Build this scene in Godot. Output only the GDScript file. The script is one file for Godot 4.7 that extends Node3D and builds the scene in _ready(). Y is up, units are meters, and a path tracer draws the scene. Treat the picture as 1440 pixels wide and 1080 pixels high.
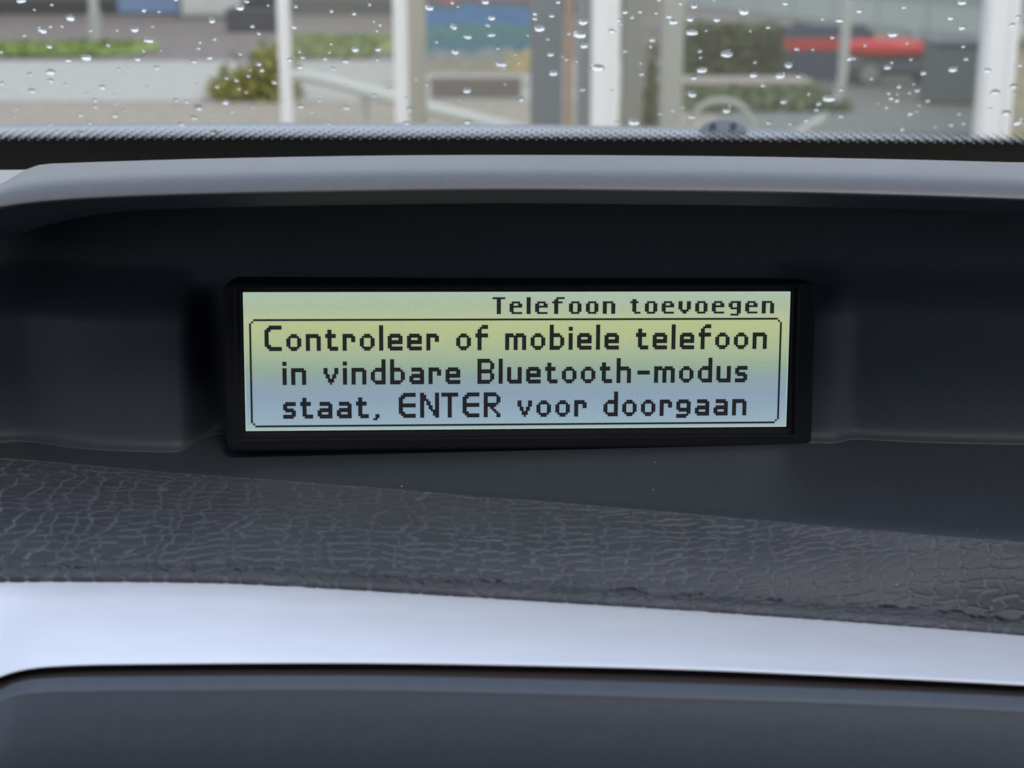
extends Node3D

const EYE := 1.25          # height of the lens above the road, metres
const EXPOSURE := 1.0
var names := {}
var rng := RandomNumberGenerator.new()

# ---------------------------------------------------------------- helpers
func at(x: float, y: float, f: float) -> Vector3:   # right, up from the lens height, forward
	return Vector3(x, EYE + y, -f)

func numbered(called: String) -> String:
	if not names.has(called):
		names[called] = 0
		return called
	names[called] += 1
	return "%s_%03d" % [called, names[called]]

func tag(o: Node, label := "", category := "", group := "", kind := "") -> Node:
	if label: o.set_meta("label", label)
	if category: o.set_meta("category", category)
	if group: o.set_meta("group", group)
	if kind: o.set_meta("kind", kind)
	return o

func thing(called: String, label: String, category: String, where := Vector3.ZERO, group := "") -> Node3D:
	var o := Node3D.new()
	o.name = numbered(called)
	add_child(o, true)
	o.position = where
	tag(o, label, category, group)
	return o

func put(called: String, mesh: Mesh, mat: Material, parent: Node = null) -> MeshInstance3D:
	var o := MeshInstance3D.new()
	o.mesh = mesh
	o.material_override = mat
	if parent == null:
		o.name = numbered(called)
		add_child(o, true)
	else:
		o.name = called
		parent.add_child(o, true)
	return o

func begin() -> SurfaceTool:
	var st := SurfaceTool.new()
	st.begin(Mesh.PRIMITIVE_TRIANGLES)
	return st

func done(st: SurfaceTool) -> ArrayMesh:
	st.generate_normals()
	return st.commit()

func lin(r: float, g: float, b: float) -> Color:      # a real-world (linear) base colour
	return Color(r, g, b).linear_to_srgb()

func mat(c: Color, rough := 0.6, metal := 0.0, spec := 0.5) -> StandardMaterial3D:
	var m := StandardMaterial3D.new()
	m.albedo_color = c
	m.roughness = rough
	m.metallic = metal
	m.metallic_specular = spec
	return m

func noise(freq: float, kind := FastNoiseLite.TYPE_SIMPLEX_SMOOTH, seed_ := 1, oct := 3) -> FastNoiseLite:
	var n := FastNoiseLite.new()
	n.seed = seed_
	n.noise_type = kind
	n.frequency = freq
	n.fractal_octaves = oct
	return n

func noise_tex(n: FastNoiseLite, size: int, ramp: Gradient = null, normal := 0.0) -> NoiseTexture2D:
	var t := NoiseTexture2D.new()
	t.width = size
	t.height = size
	t.seamless = true
	t.noise = n
	if ramp: t.color_ramp = ramp
	if normal > 0.0:
		t.as_normal_map = true
		t.bump_strength = normal
	return t

func ramp(a: Color, b: Color, p0 := 0.0, p1 := 1.0) -> Gradient:
	var g := Gradient.new()
	g.offsets = PackedFloat32Array([p0, p1])
	g.colors = PackedColorArray([a, b])
	return g

func quad(st: SurfaceTool, a: Vector3, b: Vector3, c: Vector3, d: Vector3) -> void:   # clockwise seen from the front
	for v in [a, b, c, a, c, d]:
		st.add_vertex(v)

# a grid of points, rows[i][j]: i runs to the right, j from the back to the front; smooth
func sheet(rows: Array, colors: Array = []) -> ArrayMesh:
	var n := rows.size()
	var k: int = rows[0].size()
	var v := PackedVector3Array()
	var uv := PackedVector2Array()
	var col := PackedColorArray()
	for i in n:
		v.append_array(rows[i])
		for j in k:
			uv.append(Vector2(float(i) / (n - 1), float(j) / (k - 1)))
		if colors.size(): col.append_array(colors[i])
	var idx := PackedInt32Array()
	idx.resize((n - 1) * (k - 1) * 6)
	var q := 0
	for i in n - 1:
		for j in k - 1:
			var a := i * k + j
			var b := a + k
			idx[q] = a; idx[q + 1] = b; idx[q + 2] = b + 1
			idx[q + 3] = a; idx[q + 4] = b + 1; idx[q + 5] = a + 1
			q += 6
	var arr := []
	arr.resize(Mesh.ARRAY_MAX)
	arr[Mesh.ARRAY_VERTEX] = v
	arr[Mesh.ARRAY_TEX_UV] = uv
	arr[Mesh.ARRAY_INDEX] = idx
	if colors.size(): arr[Mesh.ARRAY_COLOR] = col
	var m := ArrayMesh.new()
	m.add_surface_from_arrays(Mesh.PRIMITIVE_TRIANGLES, arr)
	var st := SurfaceTool.new()
	st.create_from(m, 0)
	st.generate_normals()
	return st.commit()

# a box with chamfered edges
func cbox(st: SurfaceTool, t: Transform3D, size: Vector3, bev := 0.0) -> void:
	var h := size / 2.0
	var b := minf(bev, minf(h.x, minf(h.y, h.z)) * 0.9)
	st.set_smooth_group(-1)
	if b <= 0.0: b = minf(h.x, minf(h.y, h.z)) * 0.02
	for ax in 3:
		for s in [-1.0, 1.0]:
			var u := (ax + 1) % 3
			var w := (ax + 2) % 3
			var p := []
			for k in [[-1, -1], [1, -1], [1, 1], [-1, 1]]:
				var c := Vector3.ZERO
				c[ax] = s * h[ax]
				c[u] = k[0] * (h[u] - b)
				c[w] = k[1] * (h[w] - b)
				p.append(t * c)
			if s > 0: p.reverse()
			quad(st, p[0], p[1], p[2], p[3])
			for s2 in [-1.0, 1.0]:     # chamfer between this face and the next axis' face
				var e := []
				for z in [-1.0, 1.0]:
					var c1 := Vector3.ZERO
					c1[ax] = s * h[ax]; c1[u] = s2 * (h[u] - b); c1[w] = z * (h[w] - b)
					var c2 := Vector3.ZERO
					c2[ax] = s * (h[ax] - b); c2[u] = s2 * h[u]; c2[w] = z * (h[w] - b)
					e.append([t * c1, t * c2])
				if s * s2 > 0: quad(st, e[0][0], e[1][0], e[1][1], e[0][1])
				else: quad(st, e[0][0], e[0][1], e[1][1], e[1][0])
	for sx in [-1.0, 1.0]:
		for sy in [-1.0, 1.0]:
			for sz in [-1.0, 1.0]:
				var a := t * Vector3(sx * h.x, sy * (h.y - b), sz * (h.z - b))
				var c := t * Vector3(sx * (h.x - b), sy * h.y, sz * (h.z - b))
				var d := t * Vector3(sx * (h.x - b), sy * (h.y - b), sz * h.z)
				if sx * sy * sz > 0:
					st.add_vertex(a); st.add_vertex(d); st.add_vertex(c)
				else:
					st.add_vertex(a); st.add_vertex(c); st.add_vertex(d)

func box(called: String, m: Material, parent: Node, center: Vector3, size: Vector3, bev := 0.01, turn := 0.0) -> MeshInstance3D:
	var st := begin()
	cbox(st, Transform3D(Basis(Vector3.UP, turn), center), size, bev)
	return put(called, done(st), m, parent)

# a tube along points, closed at the ends
func tube(st: SurfaceTool, pts: Array, r: float, sides := 12, r1 := -1.0) -> void:
	st.set_smooth_group(0)
	var rings := []
	for i in pts.size():
		var d: Vector3 = (pts[mini(i + 1, pts.size() - 1)] - pts[maxi(i - 1, 0)]).normalized()
		var ref := Vector3.UP if absf(d.y) < 0.9 else Vector3.RIGHT
		var u := d.cross(ref).normalized()
		var w := d.cross(u).normalized()
		var rr := r if r1 < 0.0 else lerpf(r, r1, float(i) / (pts.size() - 1))
		var ring := []
		for k in sides:
			var a := TAU * k / sides
			ring.append(pts[i] + (u * cos(a) + w * sin(a)) * rr)
		rings.append(ring)
	for i in pts.size() - 1:
		for k in sides:
			var k2 := (k + 1) % sides
			quad(st, rings[i][k], rings[i + 1][k], rings[i + 1][k2], rings[i][k2])
	st.set_smooth_group(-1)
	for k in sides:
		var k2 := (k + 1) % sides
		st.add_vertex(pts[0]); st.add_vertex(rings[0][k]); st.add_vertex(rings[0][k2])
		st.add_vertex(pts[-1]); st.add_vertex(rings[-1][k2]); st.add_vertex(rings[-1][k])

# rounded rectangle outline in a thing's own x, y at height z
func rrect(x0: float, x1: float, y0: float, y1: float, r: float, z: float) -> Array:
	var out := []
	for c in [[x1 - r, y1 - r, 0.0], [x0 + r, y1 - r, 90.0], [x0 + r, y0 + r, 180.0], [x1 - r, y0 + r, 270.0]]:
		for k in 7:
			var a := deg_to_rad(c[2] + 15.0 * k)
			out.append(Vector3(c[0] + r * cos(a), c[1] + r * sin(a), z))
	return out

func bands(st: SurfaceTool, contours: Array) -> void:     # each band between two outlines keeps its own edges
	for i in contours.size() - 1:
		st.set_smooth_group(i + 1)
		var a: Array = contours[i]
		var b: Array = contours[i + 1]
		for k in a.size():
			var k2 := (k + 1) % a.size()
			quad(st, a[k], a[k2], b[k2], b[k])

func catmull(p: Array, i: int, t: float):
	var a = p[maxi(i - 1, 0)]
	var b = p[i]
	var c = p[i + 1]
	var d = p[mini(i + 2, p.size() - 1)]
	return 0.5 * ((2.0 * b) + (c - a) * t + (2.0 * a - 5.0 * b + 4.0 * c - d) * t * t + (3.0 * b - a - 3.0 * c + d) * t * t * t)

# an edge of the dashboard: Vector3(x, up, forward) points from left to right, read off at any x
func edge(p: Array, x: float) -> Vector2:
	if x <= p[0].x: return Vector2(p[0].z, p[0].y)
	for i in p.size() - 1:
		if x <= p[i + 1].x:
			var t: float = (x - p[i].x) / (p[i + 1].x - p[i].x)
			# cubic Hermite with slopes that stay true for uneven steps
			var m0 := _slope(p, i)
			var m1 := _slope(p, i + 1)
			var w: float = p[i + 1].x - p[i].x
			var h00 := 2.0 * t * t * t - 3.0 * t * t + 1.0
			var h10 := t * t * t - 2.0 * t * t + t
			var h01 := -2.0 * t * t * t + 3.0 * t * t
			var h11 := t * t * t - t * t
			return Vector2(h00 * p[i].z + h10 * w * m0.x + h01 * p[i + 1].z + h11 * w * m1.x, h00 * p[i].y + h10 * w * m0.y + h01 * p[i + 1].y + h11 * w * m1.y)
	return Vector2(p[-1].z, p[-1].y)

func _slope(p: Array, i: int) -> Vector2:
	var a: Vector3 = p[maxi(i - 1, 0)]
	var b: Vector3 = p[mini(i + 1, p.size() - 1)]
	var d := (b - a) / (b.x - a.x)
	return Vector2(d.z, d.y)

# sweeps a profile (Array of Vector2(forward, up)) that changes with x
func sweep(profile: Callable, xs: Array) -> ArrayMesh:
	var rows := []
	for x in xs:
		var r := PackedVector3Array()
		for q in profile.call(x):
			r.append(at(x, q.y, q.x))
		rows.append(r)
	return sheet(rows)

func steps(a: float, b: float, n: int) -> Array:
	var o := []
	for i in n + 1: o.append(lerpf(a, b, float(i) / n))
	return o

# smooths a coarse profile into n points a span
func smooth(p: Array, n: Array) -> Array:
	var o := []
	for i in p.size() - 1:
		for k in n[i]:
			o.append(catmull(p, i, float(k) / n[i]))
	o.append(p[-1])
	return o

func sstep(a: float, b: float, x: float) -> float:
	var t := clampf((x - a) / (b - a), 0.0, 1.0)
	return t * t * (3.0 - 2.0 * t)

const HOOD_CREST := [Vector3(-0.26117, -0.06371, 0.34500), Vector3(-0.15638, -0.06371, 0.34500), Vector3(-0.12533, -0.05948, 0.34500), Vector3(-0.11513, -0.05335, 0.34500), Vector3(-0.11006, -0.05031, 0.34500), Vector3(-0.10670, -0.04831, 0.34500), Vector3(-0.10474, -0.04776, 0.34500), Vector3(-0.10027, -0.04752, 0.34500), Vector3(-0.08910, -0.04712, 0.34500), Vector3(-0.06679, -0.04648, 0.34500), Vector3(-0.03179, -0.04585, 0.34500), Vector3(0.00000, -0.04569, 0.34500), Vector3(0.03497, -0.04585, 0.34500), Vector3(0.06041, -0.04617, 0.34500), Vector3(0.09226, -0.04680, 0.34500), Vector3(0.11459, -0.04744, 0.34500), Vector3(0.15614, -0.04887, 0.34500), Vector3(0.25251, -0.05271, 0.34500)]
const HOOD_LIP := [Vector3(-0.23620, -0.06462, 0.31000), Vector3(-0.14079, -0.05945, 0.31000), Vector3(-0.11854, -0.05490, 0.31000), Vector3(-0.10381, -0.05184, 0.31000), Vector3(-0.09506, -0.05068, 0.31000), Vector3(-0.08203, -0.04982, 0.31000), Vector3(-0.06041, -0.04909, 0.31000), Vector3(-0.02875, -0.04851, 0.31000), Vector3(0.00000, -0.04823, 0.31000), Vector3(0.03163, -0.04851, 0.31000), Vector3(0.05464, -0.04880, 0.31000), Vector3(0.08345, -0.04953, 0.31000), Vector3(0.10366, -0.05025, 0.31000), Vector3(0.14129, -0.05184, 0.31000), Vector3(0.22859, -0.05578, 0.31000)]
const WALL_FOOT := [Vector3(-0.29520, -0.11229, 0.37840), Vector3(-0.16569, -0.11272, 0.37350), Vector3(-0.12460, -0.11414, 0.35723), Vector3(-0.11259, -0.11463, 0.35150), Vector3(-0.09966, -0.11497, 0.34764), Vector3(-0.07904, -0.11512, 0.34594), Vector3(-0.00337, -0.11508, 0.34636), Vector3(0.07335, -0.11463, 0.35150), Vector3(0.07974, -0.11482, 0.34935), Vector3(0.09775, -0.11504, 0.34679), Vector3(0.12096, -0.11515, 0.34552), Vector3(0.16463, -0.11515, 0.34552), Vector3(0.26543, -0.11515, 0.34552)]
const PAD_REAR := [Vector3(-0.27880, -0.11433, 0.35501), Vector3(-0.15323, -0.11545, 0.34218), Vector3(-0.11864, -0.11580, 0.33809), Vector3(-0.07575, -0.11653, 0.32977), Vector3(-0.03801, -0.11709, 0.32330), Vector3(-0.00311, -0.11766, 0.31668), Vector3(0.03652, -0.11834, 0.30892), Vector3(0.06435, -0.11884, 0.30314), Vector3(0.10531, -0.11952, 0.29531), Vector3(0.14082, -0.12004, 0.28935), Vector3(0.21852, -0.12112, 0.27690)]
const PAD_FRONT := [Vector3(-0.22842, -0.12105, 0.28300), Vector3(-0.12974, -0.12120, 0.28300), Vector3(-0.10156, -0.12150, 0.28300), Vector3(-0.05927, -0.12196, 0.28300), Vector3(-0.03391, -0.12333, 0.28300), Vector3(0.00000, -0.12563, 0.28300), Vector3(0.03405, -0.12794, 0.28300), Vector3(0.06826, -0.13056, 0.28300), Vector3(0.10266, -0.13351, 0.28300), Vector3(0.14016, -0.13694, 0.28300), Vector3(0.22740, -0.14403, 0.28300)]
const TRIM_FOOT := [Vector3(-0.15135, -0.14823, 0.26200), Vector3(-0.11674, -0.14074, 0.26200), Vector3(-0.10274, -0.13481, 0.26200), Vector3(-0.09580, -0.13188, 0.26200), Vector3(-0.09169, -0.13056, 0.26200), Vector3(-0.08632, -0.12983, 0.26200), Vector3(-0.07566, -0.12940, 0.26200), Vector3(-0.03185, -0.12911, 0.26200), Vector3(0.00000, -0.12954, 0.26200), Vector3(0.03189, -0.13042, 0.26200), Vector3(0.06387, -0.13188, 0.26200), Vector3(0.09596, -0.13364, 0.26200), Vector3(0.13089, -0.13585, 0.26200), Vector3(0.21231, -0.14223, 0.26200)]
const PANEL_TOP := [Vector3(-0.14958, -0.14970, 0.25800), Vector3(-0.11536, -0.14226, 0.25800), Vector3(-0.10146, -0.13566, 0.25800), Vector3(-0.09459, -0.13261, 0.25800), Vector3(-0.09116, -0.13102, 0.25800), Vector3(-0.08651, -0.13030, 0.25800), Vector3(-0.07994, -0.13001, 0.25800), Vector3(-0.03144, -0.12972, 0.25800), Vector3(0.00000, -0.13030, 0.25800), Vector3(0.03149, -0.13131, 0.25800), Vector3(0.06305, -0.13247, 0.25800), Vector3(0.09472, -0.13406, 0.25800), Vector3(0.12922, -0.13639, 0.25800), Vector3(0.20966, -0.14300, 0.25800)]
const LCD := [Vector3(-0.06186, -0.07736, 0.34622), Vector3(0.06577, -0.07930, 0.35576), Vector3(-0.06203, -0.10946, 0.34202), Vector3(0.06560, -0.11140, 0.35156)]

const LCD_ENERGY := 0.92
const LCD_INK := Color(0.07, 0.07, 0.10)
const LCD_RIM := Color(0.72, 0.80, 0.76)
var LCD_STOPS := [[0.0, Color(0.70, 0.78, 0.70)], [6.0, Color(0.70, 0.77, 0.65)], [11.0, Color(0.74, 0.79, 0.64)], [14.0, Color(0.75, 0.79, 0.59)], [20.0, Color(0.73, 0.78, 0.59)], [28.0, Color(0.68, 0.75, 0.62)], [35.0, Color(0.61, 0.70, 0.63)], [40.0, Color(0.58, 0.67, 0.68)], [48.0, Color(0.57, 0.66, 0.74)], [60.0, Color(0.61, 0.71, 0.77)], [64.0, Color(0.66, 0.76, 0.77)]]  # backlight colour, with reflected surroundings painted into the gradient down the rows
var BOARD := [[0.02, 0.12, lin(0.30, 0.27, 0.22)], [0.12, 0.22, lin(0.22, 0.25, 0.28)], [0.22, 0.36, lin(0.04, 0.15, 0.2)], [0.36, 0.46, lin(0.05, 0.17, 0.17)], [0.46, 0.62, lin(0.03, 0.13, 0.32)], [0.62, 0.72, lin(0.07, 0.09, 0.14)], [0.72, 0.95, lin(0.42, 0.06, 0.06)]]

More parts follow.
